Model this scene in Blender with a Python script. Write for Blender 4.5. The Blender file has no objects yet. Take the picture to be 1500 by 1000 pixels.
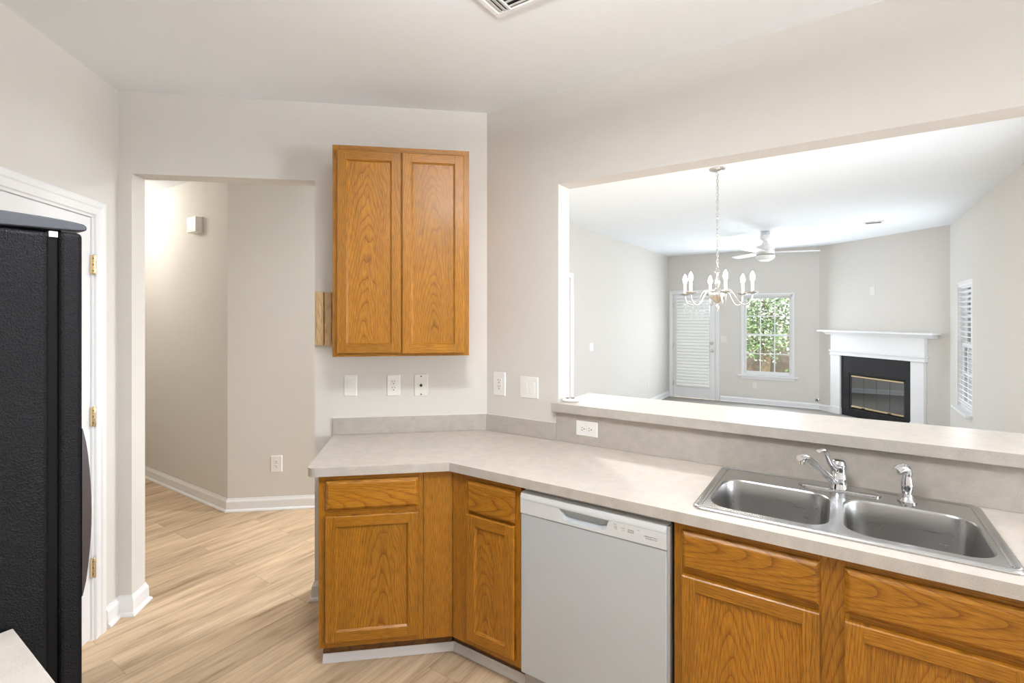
import bpy, bmesh, math, random
from mathutils import Vector, Matrix
from mathutils.geometry import tessellate_polygon

S = bpy.context.scene
COL = S.collection
R = math.radians
PI = math.pi
random.seed(7)

# ------------------------------------------------------------------ camera
CAM_H = 1.57
cam_d = bpy.data.cameras.new('camera')
cam = bpy.data.objects.new('camera', cam_d)
COL.objects.link(cam)
cam.location = (0, 0, CAM_H)
cam.rotation_euler = (R(90), 0, R(33.66))
cam_d.sensor_width = 36.0
cam_d.sensor_fit = 'HORIZONTAL'
cam_d.lens = 725.0 / 1500.0 * 36.0
cam_d.shift_y = -36.0 / 1500.0
cam_d.clip_start = 0.02
S.camera = cam

# ------------------------------------------------------------------ view, world, sun, big lights
S.view_settings.view_transform = 'Standard'
S.view_settings.look = 'None'
S.view_settings.gamma = 1.0
S.view_settings.use_curve_mapping = False
S.view_settings.exposure = 0.85
S.cycles.use_denoising = True
S.cycles.max_bounces = 14
S.cycles.diffuse_bounces = 8
S.cycles.glossy_bounces = 6
S.cycles.transmission_bounces = 8
S.cycles.caustics_reflective = False
S.cycles.caustics_refractive = False
S.cycles.sample_clamp_indirect = 6.0

world = bpy.data.worlds.new('world')
S.world = world
world.use_nodes = True
wbg = world.node_tree.nodes['Background']
wbg.inputs[0].default_value = (0.92, 0.96, 1.0, 1)
wbg.inputs[1].default_value = 3.2

sun_d = bpy.data.lights.new('sun', 'SUN')
sun_d.energy = 4.5
sun_d.angle = R(1.0)
sun_d.color = (1.0, 0.95, 0.86)
sun = bpy.data.objects.new('sun', sun_d)
COL.objects.link(sun)
sun.location = (-6, -6, 12)
sun.rotation_euler = (R(42), 0, R(-20))      # from behind and left of the house, high


def area(name, loc, rot, sx, sy, power, color=(1, 1, 1), spread=180):
    d = bpy.data.lights.new(name, 'AREA')
    d.shape = 'RECTANGLE'
    d.size = sx
    d.size_y = sy
    d.energy = power
    d.color = color
    d.spread = R(spread)
    o = bpy.data.objects.new(name, d)
    COL.objects.link(o)
    o.location = loc
    o.rotation_euler = rot
    return o


def point(name, loc, power, color, rad):
    d = bpy.data.lights.new(name, 'POINT')
    d.energy = power
    d.color = color
    d.shadow_soft_size = rad
    o = bpy.data.objects.new(name, d)
    COL.objects.link(o)
    o.location = loc
    return o


# area lamps just inside each window, facing in; breakfast and dining are added fill
area('fill_breakfast', (4.08, 1.62, 1.45), (R(90), 0, R(90)), 1.1, 1.35, 62, (0.90, 0.97, 1.06))  # added fill at an unseen window, lights the kitchen from the right
area('fill_dining', (1.10, 3.9, 1.30), (R(90), 0, R(90)), 1.7, 2.0, 16, (0.92, 0.98, 1.06))  # added fill at an unseen window, brightens the dining side
area('daylight_back', (-1.09, 9.74, 1.27), (R(-90), 0, 0), 0.74, 1.4, 34, (0.92, 0.98, 1.06))
area('daylight_side', (1.12, 7.45, 1.25), (R(90), 0, R(90)), 0.85, 1.4, 16, (0.92, 0.98, 1.06))

# ------------------------------------------------------------------ materials
MAT = {}


def new_mat(name):
    m = bpy.data.materials.new(name)
    m.use_nodes = True
    nt = m.node_tree
    b = nt.nodes['Principled BSDF']
    MAT[name] = m
    return m, nt, b


def lin(c):
    return tuple(((x / 255.0) / 12.92 if x / 255.0 <= 0.04045 else ((x / 255.0 + 0.055) / 1.055) ** 2.4) for x in c)


def simple(name, rgb, rough=0.5, metal=0.0, spec=0.5, noise=0.0, nscale=60.0, bump=0.0, coat=0.0, bscale=None, trans=0.0):
    """rgb is linear; noise is a faint mottling of the colour"""
    m, nt, b = new_mat(name)
    b.inputs['Base Color'].default_value = (*rgb, 1)
    b.inputs['Roughness'].default_value = rough
    b.inputs['Metallic'].default_value = metal
    b.inputs['Specular IOR Level'].default_value = spec
    b.inputs['Coat Weight'].default_value = coat
    b.inputs['Transmission Weight'].default_value = trans
    tc = nt.nodes.new('ShaderNodeTexCoord')
    if noise:
        n = nt.nodes.new('ShaderNodeTexNoise')
        n.inputs['Scale'].default_value = nscale
        n.inputs['Detail'].default_value = 3
        nt.links.new(tc.outputs['Object'], n.inputs['Vector'])
        mx = nt.nodes.new('ShaderNodeMix')
        mx.data_type = 'RGBA'
        mx.inputs[6].default_value = (*[c * (1 - noise) for c in rgb], 1)
        mx.inputs[7].default_value = (*[min(1, c * (1 + noise)) for c in rgb], 1)
        nt.links.new(n.outputs['Fac'], mx.inputs[0])
        nt.links.new(mx.outputs[2], b.inputs['Base Color'])
    if bump:
        n2 = nt.nodes.new('ShaderNodeTexNoise')
        n2.inputs['Scale'].default_value = bscale or nscale
        n2.inputs['Detail'].default_value = 2
        nt.links.new(tc.outputs['Object'], n2.inputs['Vector'])
        bp = nt.nodes.new('ShaderNodeBump')
        bp.inputs['Strength'].default_value = bump
        bp.inputs['Distance'].default_value = 0.002
        nt.links.new(n2.outputs['Fac'], bp.inputs['Height'])
        nt.links.new(bp.outputs['Normal'], b.inputs['Normal'])
    return m


def emissive(name, rgb, strength):
    m, nt, b = new_mat(name)
    b.inputs['Base Color'].default_value = (0.8, 0.8, 0.8, 1)
    b.inputs['Emission Color'].default_value = (*rgb, 1)
    b.inputs['Emission Strength'].default_value = strength
    return m


def glass(name, tint=(1, 1, 1), refl=0.06, rough=0.0):
    m = bpy.data.materials.new(name)
    m.use_nodes = True
    nt = m.node_tree
    nt.nodes.remove(nt.nodes['Principled BSDF'])
    out = nt.nodes['Material Output']
    t = nt.nodes.new('ShaderNodeBsdfTransparent')
    t.inputs[0].default_value = (*tint, 1)
    g = nt.nodes.new('ShaderNodeBsdfGlossy')
    g.inputs['Roughness'].default_value = rough
    mx = nt.nodes.new('ShaderNodeMixShader')
    fr = nt.nodes.new('ShaderNodeFresnel')
    fr.inputs[0].default_value = 1.45
    mt = nt.nodes.new('ShaderNodeMath')
    mt.operation = 'MULTIPLY'
    mt.inputs[1].default_value = refl / 0.035
    mt.use_clamp = True
    nt.links.new(fr.outputs[0], mt.inputs[0])
    nt.links.new(mt.outputs[0], mx.inputs[0])
    nt.links.new(t.outputs[0], mx.inputs[1])
    nt.links.new(g.outputs[0], mx.inputs[2])
    nt.links.new(mx.outputs[0], out.inputs[0])
    MAT[name] = m
    return m


def oak(name, along='z', light=(0.395, 0.163, 0.012), dark=(0.225, 0.076, 0.005), ring=0.0075, slope=0.10, coat=0.13, warp_al=0.25):
    """flat-sawn oak: growth rings of a tilted log cut by the board, plus pores along the grain"""
    m, nt, b = new_mat(name)
    N = nt.nodes.new
    L = nt.links.new
    tc = N('ShaderNodeTexCoord')
    oi = N('ShaderNodeObjectInfo')
    sep = N('ShaderNodeSeparateXYZ')
    L(tc.outputs['Object'], sep.inputs[0])

    def math_(op, a, c=None, clamp=False):
        n = N('ShaderNodeMath')
        n.operation = op
        n.use_clamp = clamp
        for i, v in enumerate((a, c)):
            if v is None:
                continue
            if isinstance(v, (int, float)):
                n.inputs[i].default_value = v
            else:
                L(v, n.inputs[i])
        return n.outputs[0]
    if along == 'z':
        al, ac = sep.outputs[2], sep.outputs[0]
    elif along == 'x':
        al, ac = sep.outputs[0], sep.outputs[2]
    else:
        al, ac = sep.outputs[1], sep.outputs[0]
    rnd = oi.outputs['Random']
    # low frequency warp, stretched along the grain
    cmb = N('ShaderNodeCombineXYZ')
    L(math_('MULTIPLY', ac, 9.0), cmb.inputs[0])
    L(math_('MULTIPLY', al, 2.2), cmb.inputs[1])
    L(math_('MULTIPLY', rnd, 37.0), cmb.inputs[2])
    warp = N('ShaderNodeTexNoise')
    warp.inputs['Scale'].default_value = 1.0
    warp.inputs['Detail'].default_value = 2.0
    L(cmb.outputs[0], warp.inputs['Vector'])
    wv = math_('SUBTRACT', warp.outputs['Fac'], 0.5)
    cmb2 = N('ShaderNodeCombineXYZ')
    L(math_('MULTIPLY', ac, 45.0), cmb2.inputs[0])
    L(math_('MULTIPLY', al, 4.0), cmb2.inputs[1])
    L(math_('MULTIPLY', rnd, 11.0), cmb2.inputs[2])
    jit = N('ShaderNodeTexNoise')
    jit.inputs['Scale'].default_value = 1.0
    jit.inputs['Detail'].default_value = 2.0
    L(cmb2.outputs[0], jit.inputs['Vector'])
    jv = math_('SUBTRACT', jit.outputs['Fac'], 0.5)
    off = math_('MULTIPLY', math_('SUBTRACT', rnd, 0.5), 0.09)
    x = math_('ADD', math_('ADD', ac, off), math_('MULTIPLY', wv, 0.050))
    # pith depth changes along the board: cathedrals
    rnd2 = math_('FRACT', math_('MULTIPLY', rnd, 7.31))
    d = math_('ADD', math_('MULTIPLY', math_('ADD', al, math_('MULTIPLY', wv, warp_al)), slope),
              math_('ADD', 0.075, math_('MULTIPLY', rnd2, 0.03)))
    rr = math_('SQRT', math_('ADD', math_('MULTIPLY', x, x), math_('MULTIPLY', d, d)))
    rr = math_('ADD', rr, math_('MULTIPLY', jv, 0.0016))
    ph = math_('FRACT', math_('MULTIPLY', rr, 1.0 / ring))
    ramp = N('ShaderNodeValToRGB')
    e = ramp.color_ramp.elements
    e[0].position = 0.0
    e[0].color = (*dark, 1)
    e[1].position = 0.42
    e[1].color = (*light, 1)
    k = ramp.color_ramp.elements.new(0.14)
    k.color = (*[0.45 * a + 0.55 * c for a, c in zip(dark, light)], 1)
    k = ramp.color_ramp.elements.new(0.95)
    k.color = (*[0.08 * a + 0.92 * c for a, c in zip(dark, light)], 1)
    L(ph, ramp.inputs[0])
    # pores
    cmb3 = N('ShaderNodeCombineXYZ')
    L(math_('MULTIPLY', ac, 620.0), cmb3.inputs[0])
    L(math_('MULTIPLY', al, 22.0), cmb3.inputs[1])
    L(math_('MULTIPLY', rnd, 53.0), cmb3.inputs[2])
    por = N('ShaderNodeTexNoise')
    por.inputs['Scale'].default_value = 1.0
    por.inputs['Detail'].default_value = 3.0
    L(cmb3.outputs[0], por.inputs['Vector'])
    pr = N('ShaderNodeMapRange')
    pr.inputs[1].default_value = 0.34
    pr.inputs[2].default_value = 0.60
    pr.inputs[3].default_value = 0.58
    pr.inputs[4].default_value = 1.06
    L(por.outputs['Fac'], pr.inputs[0])
    # broad tone change from board to board and within a board
    cmb4 = N('ShaderNodeCombineXYZ')
    L(math_('MULTIPLY', ac, 38.0), cmb4.inputs[0])
    L(math_('MULTIPLY', al, 1.3), cmb4.inputs[1])
    L(math_('MULTIPLY', rnd, 71.0), cmb4.inputs[2])
    stk = N('ShaderNodeTexNoise')
    stk.inputs['Scale'].default_value = 1.0
    stk.inputs['Detail'].default_value = 2.0
    L(cmb4.outputs[0], stk.inputs['Vector'])
    sv = math_('SUBTRACT', stk.outputs['Fac'], 0.5)
    tone = math_('ADD', 0.90, math_('ADD', math_('MULTIPLY', rnd, 0.16), math_('ADD', math_('MULTIPLY', wv, 0.25), math_('MULTIPLY', sv, 0.42))))
    mul = N('ShaderNodeMix')
    mul.data_type = 'RGBA'
    mul.blend_type = 'MULTIPLY'
    mul.inputs[0].default_value = 1.0
    L(ramp.outputs[0], mul.inputs[6])
    cc = N('ShaderNodeCombineXYZ')
    tv = math_('MULTIPLY', tone, pr.outputs[0])
    for i in range(3):
        L(tv, cc.inputs[i])
    L(cc.outputs[0], mul.inputs[7])
    L(mul.outputs[2], b.inputs['Base Color'])
    b.inputs['Roughness'].default_value = 0.40
    b.inputs['Specular IOR Level'].default_value = 0.32
    b.inputs['Coat Weight'].default_value = coat
    b.inputs['Coat Roughness'].default_value = 0.22
    bp = N('ShaderNodeBump')
    bp.inputs['Strength'].default_value = 0.12
    bp.inputs['Distance'].default_value = 0.001
    L(por.outputs['Fac'], bp.inputs['Height'])
    L(bp.outputs['Normal'], b.inputs['Normal'])
    return m


def plank_floor(name):
    m, nt, b = new_mat(name)
    N = nt.nodes.new
    L = nt.links.new
    tc = N('ShaderNodeTexCoord')
    mp = N('ShaderNodeMapping')
    mp.inputs['Rotation'].default_value = (0, 0, R(-90))
    mp.inputs['Location'].default_value = (0.35, 0.06, 0)
    L(tc.outputs['Object'], mp.inputs[0])
    br = N('ShaderNodeTexBrick')
    br.offset = 0.37
    br.offset_frequency = 2
    br.inputs['Scale'].default_value = 1.0
    br.inputs['Brick Width'].default_value = 1.22
    br.inputs['Row Height'].default_value = 0.178
    br.inputs['Mortar Size'].default_value = 0.0011
    br.inputs['Mortar Smooth'].default_value = 0.1
    br.inputs['Bias'].default_value = 0.0
    br.inputs['Color1'].default_value = (0, 0, 0, 1)
    br.inputs['Color2'].default_value = (1, 1, 1, 1)
    br.inputs['Mortar'].default_value = (0.5, 0.5, 0.5, 1)
    L(mp.outputs[0], br.inputs['Vector'])
    # grain stretched along the plank and shifted from plank to plank
    sep = N('ShaderNodeSeparateXYZ')
    L(mp.outputs[0], sep.inputs[0])

    def grain(sx, sy, det, k):
        c = N('ShaderNodeCombineXYZ')
        for i, (s, src) in enumerate(((sx, sep.outputs[0]), (sy, sep.outputs[1]))):
            q = N('ShaderNodeMath')
            q.operation = 'MULTIPLY'
            q.inputs[1].default_value = s
            L(src, q.inputs[0])
            L(q.outputs[0], c.inputs[i])
        q = N('ShaderNodeMath')
        q.operation = 'MULTIPLY'
        q.inputs[1].default_value = k
        L(br.outputs['Color'], q.inputs[0])
        L(q.outputs[0], c.inputs[2])
        n = N('ShaderNodeTexNoise')
        n.inputs['Scale'].default_value = 1.0
        n.inputs['Detail'].default_value = det
        n.inputs['Roughness'].default_value = 0.62
        n.inputs['Distortion'].default_value = 0.35
        L(c.outputs[0], n.inputs['Vector'])
        return n
    g1 = grain(1.9, 17.0, 5.0, 23.0)
    g2 = grain(5.0, 90.0, 3.0, 41.0)
    ramp = N('ShaderNodeValToRGB')
    e = ramp.color_ramp.elements
    e[0].position = 0.28
    e[0].color = (0.30, 0.195, 0.110, 1)
    e[1].position = 0.66
    e[1].color = (0.66, 0.50, 0.335, 1)
    k = e.new(0.44)
    k.color = (0.52, 0.375, 0.238, 1)
    L(g1.outputs['Fac'], ramp.inputs[0])
    mr = N('ShaderNodeMapRange')
    mr.inputs[1].default_value = 0.3
    mr.inputs[2].default_value = 0.7
    mr.inputs[3].default_value = 0.86
    mr.inputs[4].default_value = 1.10
    L(g2.outputs['Fac'], mr.inputs[0])
    mr2 = N('ShaderNodeMapRange')
    mr2.inputs[3].default_value = 0.86
    mr2.inputs[4].default_value = 1.12
    L(br.outputs['Color'], mr2.inputs[0])
    mm = N('ShaderNodeMath')
    mm.operation = 'MULTIPLY'
    L(mr.outputs[0], mm.inputs[0])
    L(mr2.outputs[0], mm.inputs[1])
    seam = N('ShaderNodeMapRange')
    seam.inputs[3].default_value = 1.0
    seam.inputs[4].default_value = 0.62
    L(br.outputs['Fac'], seam.inputs[0])
    m3 = N('ShaderNodeMath')
    m3.operation = 'MULTIPLY'
    L(mm.outputs[0], m3.inputs[0])
    L(seam.outputs[0], m3.inputs[1])
    mul = N('ShaderNodeMix')
    mul.data_type = 'RGBA'
    mul.blend_type = 'MULTIPLY'
    mul.inputs[0].default_value = 1.0
    L(ramp.outputs[0], mul.inputs[6])
    cc = N('ShaderNodeCombineXYZ')
    for i in range(3):
        L(m3.outputs[0], cc.inputs[i])
    L(cc.outputs[0], mul.inputs[7])
    L(mul.outputs[2], b.inputs['Base Color'])
    b.inputs['Roughness'].default_value = 0.42
    b.inputs['Specular IOR Level'].default_value = 0.4
    return m


def laminate(name, base, rough=0.35, amt=0.10, coat=0.0):
    m, nt, b = new_mat(name)
    N = nt.nodes.new
    L = nt.links.new
    tc = N('ShaderNodeTexCoord')
    n1 = N('ShaderNodeTexNoise')
    n1.inputs['Scale'].default_value = 260
    n1.inputs['Detail'].default_value = 4
    n1.inputs['Roughness'].default_value = 0.7
    n2 = N('ShaderNodeTexNoise')
    n2.inputs['Scale'].default_value = 22
    n2.inputs['Detail'].default_value = 4
    L(tc.outputs['Object'], n1.inputs['Vector'])
    L(tc.outputs['Object'], n2.inputs['Vector'])
    ad = N('ShaderNodeMath')
    ad.operation = 'MULTIPLY_ADD'
    ad.inputs[1].default_value = 0.6
    L(n1.outputs['Fac'], ad.inputs[0])
    q = N('ShaderNodeMath')
    q.operation = 'MULTIPLY'
    q.inputs[1].default_value = 0.4
    L(n2.outputs['Fac'], q.inputs[0])
    L(q.outputs[0], ad.inputs[2])
    ramp = N('ShaderNodeValToRGB')
    e = ramp.color_ramp.elements
    e[0].position = 0.33
    e[0].color = (*[c * (1 - 1.6 * amt) for c in base], 1)
    e[1].position = 0.62
    e[1].color = (*[min(1, c * (1 + amt)) for c in base], 1)
    L(ad.outputs[0], ramp.inputs[0])
    L(ramp.outputs[0], b.inputs['Base Color'])
    b.inputs['Roughness'].default_value = rough
    b.inputs['Coat Weight'].default_value = coat
    return m


def steel(name, rgb, rough, stretch=(4, 240, 240), aniso=0.0):
    m, nt, b = new_mat(name)
    N = nt.nodes.new
    L = nt.links.new
    b.inputs['Base Color'].default_value = (*rgb, 1)
    b.inputs['Metallic'].default_value = 1.0
    tc = N('ShaderNodeTexCoord')
    mp = N('ShaderNodeMapping')
    mp.inputs['Scale'].default_value = stretch
    L(tc.outputs['Object'], mp.inputs[0])
    n = N('ShaderNodeTexNoise')
    n.inputs['Scale'].default_value = 3
    n.inputs['Detail'].default_value = 3
    L(mp.outputs[0], n.inputs['Vector'])
    r = N('ShaderNodeMapRange')
    r.inputs[3].default_value = rough * 0.75
    r.inputs[4].default_value = rough * 1.25
    L(n.outputs['Fac'], r.inputs[0])
    L(r.outputs[0], b.inputs['Roughness'])
    return m


WALL_C = (0.655, 0.630, 0.592)
simple('wall_paint', WALL_C, 0.85, noise=0.02, nscale=9, bump=0.04, bscale=240)
simple('ceiling_paint', (0.83, 0.865, 0.895), 0.9, noise=0.015, nscale=6, bump=0.05, bscale=160)
simple('trim_white', (0.78, 0.785, 0.79), 0.35, noise=0.01, nscale=20)
simple('jamb_paint', WALL_C, 0.7, noise=0.02, nscale=9)
plank_floor('plank_floor')
simple('carpet', (0.30, 0.285, 0.26), 0.95, noise=0.25, nscale=300, bump=0.5, bscale=500)
oak('oak_v', 'z')
oak('oak_h', 'x')
oak('oak_panel', 'z', slope=0.11, ring=0.0078, warp_al=0.5)
oak('oak_drawer', 'x', slope=0.10, ring=0.0085, warp_al=0.3)
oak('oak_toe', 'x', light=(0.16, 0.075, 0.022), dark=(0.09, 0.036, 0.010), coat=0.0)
oak('oak_side', 'z', light=(0.42, 0.19, 0.036), dark=(0.32, 0.13, 0.022))
oak('pine', 'z', light=(0.74, 0.53, 0.29), dark=(0.66, 0.45, 0.23), ring=0.011, coat=0.0)
simple('cabinet_inside', (0.45, 0.33, 0.2), 0.7)
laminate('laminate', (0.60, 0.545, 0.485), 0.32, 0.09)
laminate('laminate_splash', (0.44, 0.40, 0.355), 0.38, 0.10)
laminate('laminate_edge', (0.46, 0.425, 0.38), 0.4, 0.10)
simple('caulk', (0.76, 0.73, 0.69), 0.5)
steel('steel_rim', (0.60, 0.605, 0.61), 0.24)
steel('steel_bowl', (0.40, 0.395, 0.385), 0.30, (2, 60, 60))
simple('chrome', (0.62, 0.62, 0.63), 0.05, metal=1.0)
simple('nickel', (0.64, 0.625, 0.60), 0.28, metal=1.0)
simple('brass', (0.72, 0.58, 0.36), 0.25, metal=1.0)
simple('dark_metal', (0.05, 0.05, 0.05), 0.4, metal=1.0)
simple('appliance_white', (0.46, 0.485, 0.505), 0.28, noise=0.01, nscale=10)
simple('appliance_panel', (0.60, 0.62, 0.625), 0.3)
simple('recess_grey', (0.36, 0.365, 0.37), 0.5)
simple('plastic_white', (0.80, 0.79, 0.77), 0.35)
simple('plastic_warm', (0.74, 0.72, 0.67), 0.35)
simple('ink_grey', (0.22, 0.22, 0.22), 0.6)
simple('ink_dark', (0.06, 0.06, 0.06), 0.5)
simple('slot_black', (0.02, 0.02, 0.02), 0.6)
simple('slot_brown', (0.10, 0.08, 0.06), 0.6)
simple('rubber_grey', (0.16, 0.15, 0.16), 0.6)
# fridge: black enamel with a leathery pebble
m_, nt_, b_ = new_mat('fridge_black')
b_.inputs['Base Color'].default_value = (0.007, 0.007, 0.008, 1)
b_.inputs['Roughness'].default_value = 0.42
b_.inputs['Specular IOR Level'].default_value = 0.12
tc_ = nt_.nodes.new('ShaderNodeTexCoord')
vo_ = nt_.nodes.new('ShaderNodeTexVoronoi')
vo_.inputs['Scale'].default_value = 330
vo_.feature = 'SMOOTH_F1'
nt_.links.new(tc_.outputs['Object'], vo_.inputs['Vector'])
bp_ = nt_.nodes.new('ShaderNodeBump')
bp_.inputs['Strength'].default_value = 0.9
bp_.inputs['Distance'].default_value = 0.0012
nt_.links.new(vo_.outputs['Distance'], bp_.inputs['Height'])
nt_.links.new(bp_.outputs['Normal'], b_.inputs['Normal'])
simple('fridge_cap', (0.030, 0.033, 0.042), 0.45, noise=0.1, nscale=30)
simple('fridge_gasket', (0.006, 0.0055, 0.005), 0.6, spec=0.1)
simple('fridge_handle', (0.030, 0.018, 0.018), 0.3)
simple('fireplace_black', (0.012, 0.012, 0.016), 0.22, noise=0.2, nscale=14)
simple('firebox', (0.03, 0.03, 0.03), 0.9, noise=0.3, nscale=20)
simple('blind_white', (0.84, 0.84, 0.84), 0.5)
simple('fan_white', (0.80, 0.80, 0.79), 0.4)
simple('bowl_glass', (0.86, 0.86, 0.84), 0.25)
simple('candle_white', (0.86, 0.84, 0.78), 0.5)
emissive('bulb', (1.0, 0.93, 0.80), 30.0)
emissive('diffuser', (1.0, 1.0, 1.0), 3.0)
emissive('hall_globe', (1.0, 0.90, 0.74), 8.0)
glass('window_glass', (1, 1, 1), 0.05)
glass('fire_glass', (0.30, 0.32, 0.33), 0.20, 0.02)
simple('grass', (0.16, 0.24, 0.05), 0.9, noise=0.4, nscale=3)
simple('leaf_green', (0.12, 0.21, 0.07), 0.5, noise=0.35, nscale=4)
simple('leaf_glint', (0.50, 0.54, 0.44), 0.45, noise=0.35, nscale=4)  # whitened leaves: bright glints and sky gaps put into the colour
simple('leaf_dark', (0.05, 0.085, 0.045), 0.5, noise=0.35, nscale=4)
simple('bark', (0.16, 0.11, 0.08), 0.9, noise=0.3, nscale=12)
simple('fence_wood', (0.085, 0.065, 0.052), 0.9, noise=0.3, nscale=6)

# ------------------------------------------------------------------ mesh helpers
OFF = {}


class MB:
    def __init__(s):
        s.v = []
        s.f = []
        s.m = []

    def add(s, verts, faces, m=0):
        b = len(s.v)
        s.v += [Vector(p) for p in verts]
        for f in faces:
            s.f.append([b + i for i in f])
            s.m.append(m)
        return s

    def box(s, x0, x1, y0, y1, z0, z1, m=0):
        x0, x1 = min(x0, x1), max(x0, x1)
        y0, y1 = min(y0, y1), max(y0, y1)
        z0, z1 = min(z0, z1), max(z0, z1)
        return s.add([(x0, y0, z0), (x1, y0, z0), (x1, y1, z0), (x0, y1, z0), (x0, y0, z1), (x1, y0, z1), (x1, y1, z1), (x0, y1, z1)],
                     [(0, 3, 2, 1), (4, 5, 6, 7), (0, 1, 5, 4), (1, 2, 6, 5), (2, 3, 7, 6), (3, 0, 4, 7)], m)

    def loft(s, loops, m=0, cap0=True, cap1=True, closed=True):
        n = len(loops[0])
        b = len(s.v)
        for lp in loops:
            s.v += [Vector(p) for p in lp]
        for i in range(len(loops) - 1):
            for j in range(n if closed else n - 1):
                k = (j + 1) % n
                s.f.append([b + i * n + j, b + i * n + k, b + (i + 1) * n + k, b + (i + 1) * n + j])
                s.m.append(m)
        if cap0:
            s.f.append([b + j for j in range(n)][::-1])
            s.m.append(m)
        if cap1:
            s.f.append([b + (len(loops) - 1) * n + j for j in range(n)])
            s.m.append(m)
        return s

    def prism(s, poly, z0, z1, m=0):
        return s.loft([[(x, y, z0) for x, y in poly], [(x, y, z1) for x, y in poly]], m)

    def lathe(s, prof, c=(0, 0, 0), seg=24, m=0, axis='z', caps=True):
        loops = []
        for r, z in prof:
            lp = []
            for i in range(seg):
                a = 2 * PI * i / seg
                p = (r * math.cos(a), r * math.sin(a), z)
                if axis == 'y':
                    p = (p[0], p[2], p[1])
                elif axis == 'x':
                    p = (p[2], p[0], p[1])
                lp.append((c[0] + p[0], c[1] + p[1], c[2] + p[2]))
            loops.append(lp)
        return s.loft(loops, m, caps, caps)

    def tube(s, pts, r, seg=10, m=0, closed=False, flat=1.0, caps=True):
        P = [Vector(p) for p in pts]
        n = len(P)
        rs = r if isinstance(r, (list, tuple)) else [r] * n
        loops = []
        up = None
        for i, p in enumerate(P):
            if closed:
                t = P[(i + 1) % n] - P[i - 1]
            else:
                t = P[min(i + 1, n - 1)] - P[max(i - 1, 0)]
            t.normalize()
            if up is None:
                up = Vector((0, 0, 1)) if abs(t.z) < 0.9 else Vector((1, 0, 0))
            a = t.cross(up)
            if a.length < 1e-6:
                a = t.cross(Vector((0, 1, 0)))
            a.normalize()
            bb = a.cross(t).normalized()
            up = bb
            loops.append([p + rs[i] * (a * math.cos(2 * PI * k / seg) + bb * flat * math.sin(2 * PI * k / seg)) for k in range(seg)])
        if closed:
            loops.append(loops[0])
            return s.loft(loops, m, False, False)
        return s.loft(loops, m, caps, caps)

    def build(s, name, mats, parent=None, bevel=0.0, smooth=False, seg=2, label=None, origin=None, clean=True):
        if isinstance(mats, str):
            mats = [mats]
        xs = [p.x for p in s.v]
        ys = [p.y for p in s.v]
        zs = [p.z for p in s.v]
        c = Vector(((min(xs) + max(xs)) / 2, (min(ys) + max(ys)) / 2, (min(zs) + max(zs)) / 2)) if origin is None else Vector(origin)
        me = bpy.data.meshes.new(name)
        me.from_pydata([p - c for p in s.v], [], s.f)
        for k in mats:
            me.materials.append(MAT[k])
        me.polygons.foreach_set('material_index', s.m)
        if clean:
            bm = bmesh.new()
            bm.from_mesh(me)
            bmesh.ops.recalc_face_normals(bm, faces=bm.faces)
            bm.to_mesh(me)
            bm.free()
        if smooth:
            me.polygons.foreach_set('use_smooth', [True] * len(me.polygons))
            if smooth != 'all':
                me.set_sharp_from_angle(angle=R(38))
        me.update()
        o = bpy.data.objects.new(name, me)
        COL.objects.link(o)
        off = OFF.get(parent.name, Vector((0, 0, 0))) if parent else Vector((0, 0, 0))
        o.location = c - off
        OFF[o.name] = c
        if parent:
            o.parent = parent
        if bevel:
            md = o.modifiers.new('bevel', 'BEVEL')
            md.width = bevel
            md.segments = seg
            md.limit_method = 'ANGLE'
            md.angle_limit = R(40)
            md.harden_normals = False
        if label:
            o['label'] = label
        return o


def tag(o, label, cat, group=None, kind=None):
    o['label'] = label
    o['category'] = cat
    if group:
        o['group'] = group
    if kind:
        o['kind'] = kind
    return o


def thing(name, label, cat, loc, rot=0.0, group=None):
    o = bpy.data.objects.new(name, None)
    o.empty_display_size = 0.05
    COL.objects.link(o)
    o.location = loc
    o.rotation_euler = (0, 0, rot)
    return tag(o, label, cat, group)


def struct(o):
    o['kind'] = 'structure'
    return o


def rrect(x0, x1, y0, y1, r, n=6):
    """rounded rectangle, counter-clockwise"""
    pts = []
    for cx, cy, a0 in ((x1 - r, y1 - r, 0), (x0 + r, y1 - r, 90), (x0 + r, y0 + r, 180), (x1 - r, y0 + r, 270)):
        for i in range(n + 1):
            a = R(a0 + 90.0 * i / n)
            pts.append((cx + r * math.cos(a), cy + r * math.sin(a)))
    return pts


def plate_holes(mb, outer, holes, z0, z1, m_top=0, m_side=0, m_bot=None):
    loops = [outer] + holes
    flat = [p for lp in loops for p in lp]
    tris = tessellate_polygon([[Vector((x, y, 0)) for x, y in lp] for lp in loops])
    mb.add([(x, y, z1) for x, y in flat], tris, m_top)
    mb.add([(x, y, z0) for x, y in flat], [t[::-1] for t in tris], m_top if m_bot is None else m_bot)
    for lp in loops:
        n = len(lp)
        mb.add([(x, y, z0) for x, y in lp] + [(x, y, z1) for x, y in lp],
               [(i, (i + 1) % n, n + (i + 1) % n, n + i) for i in range(n)], m_side)


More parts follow.
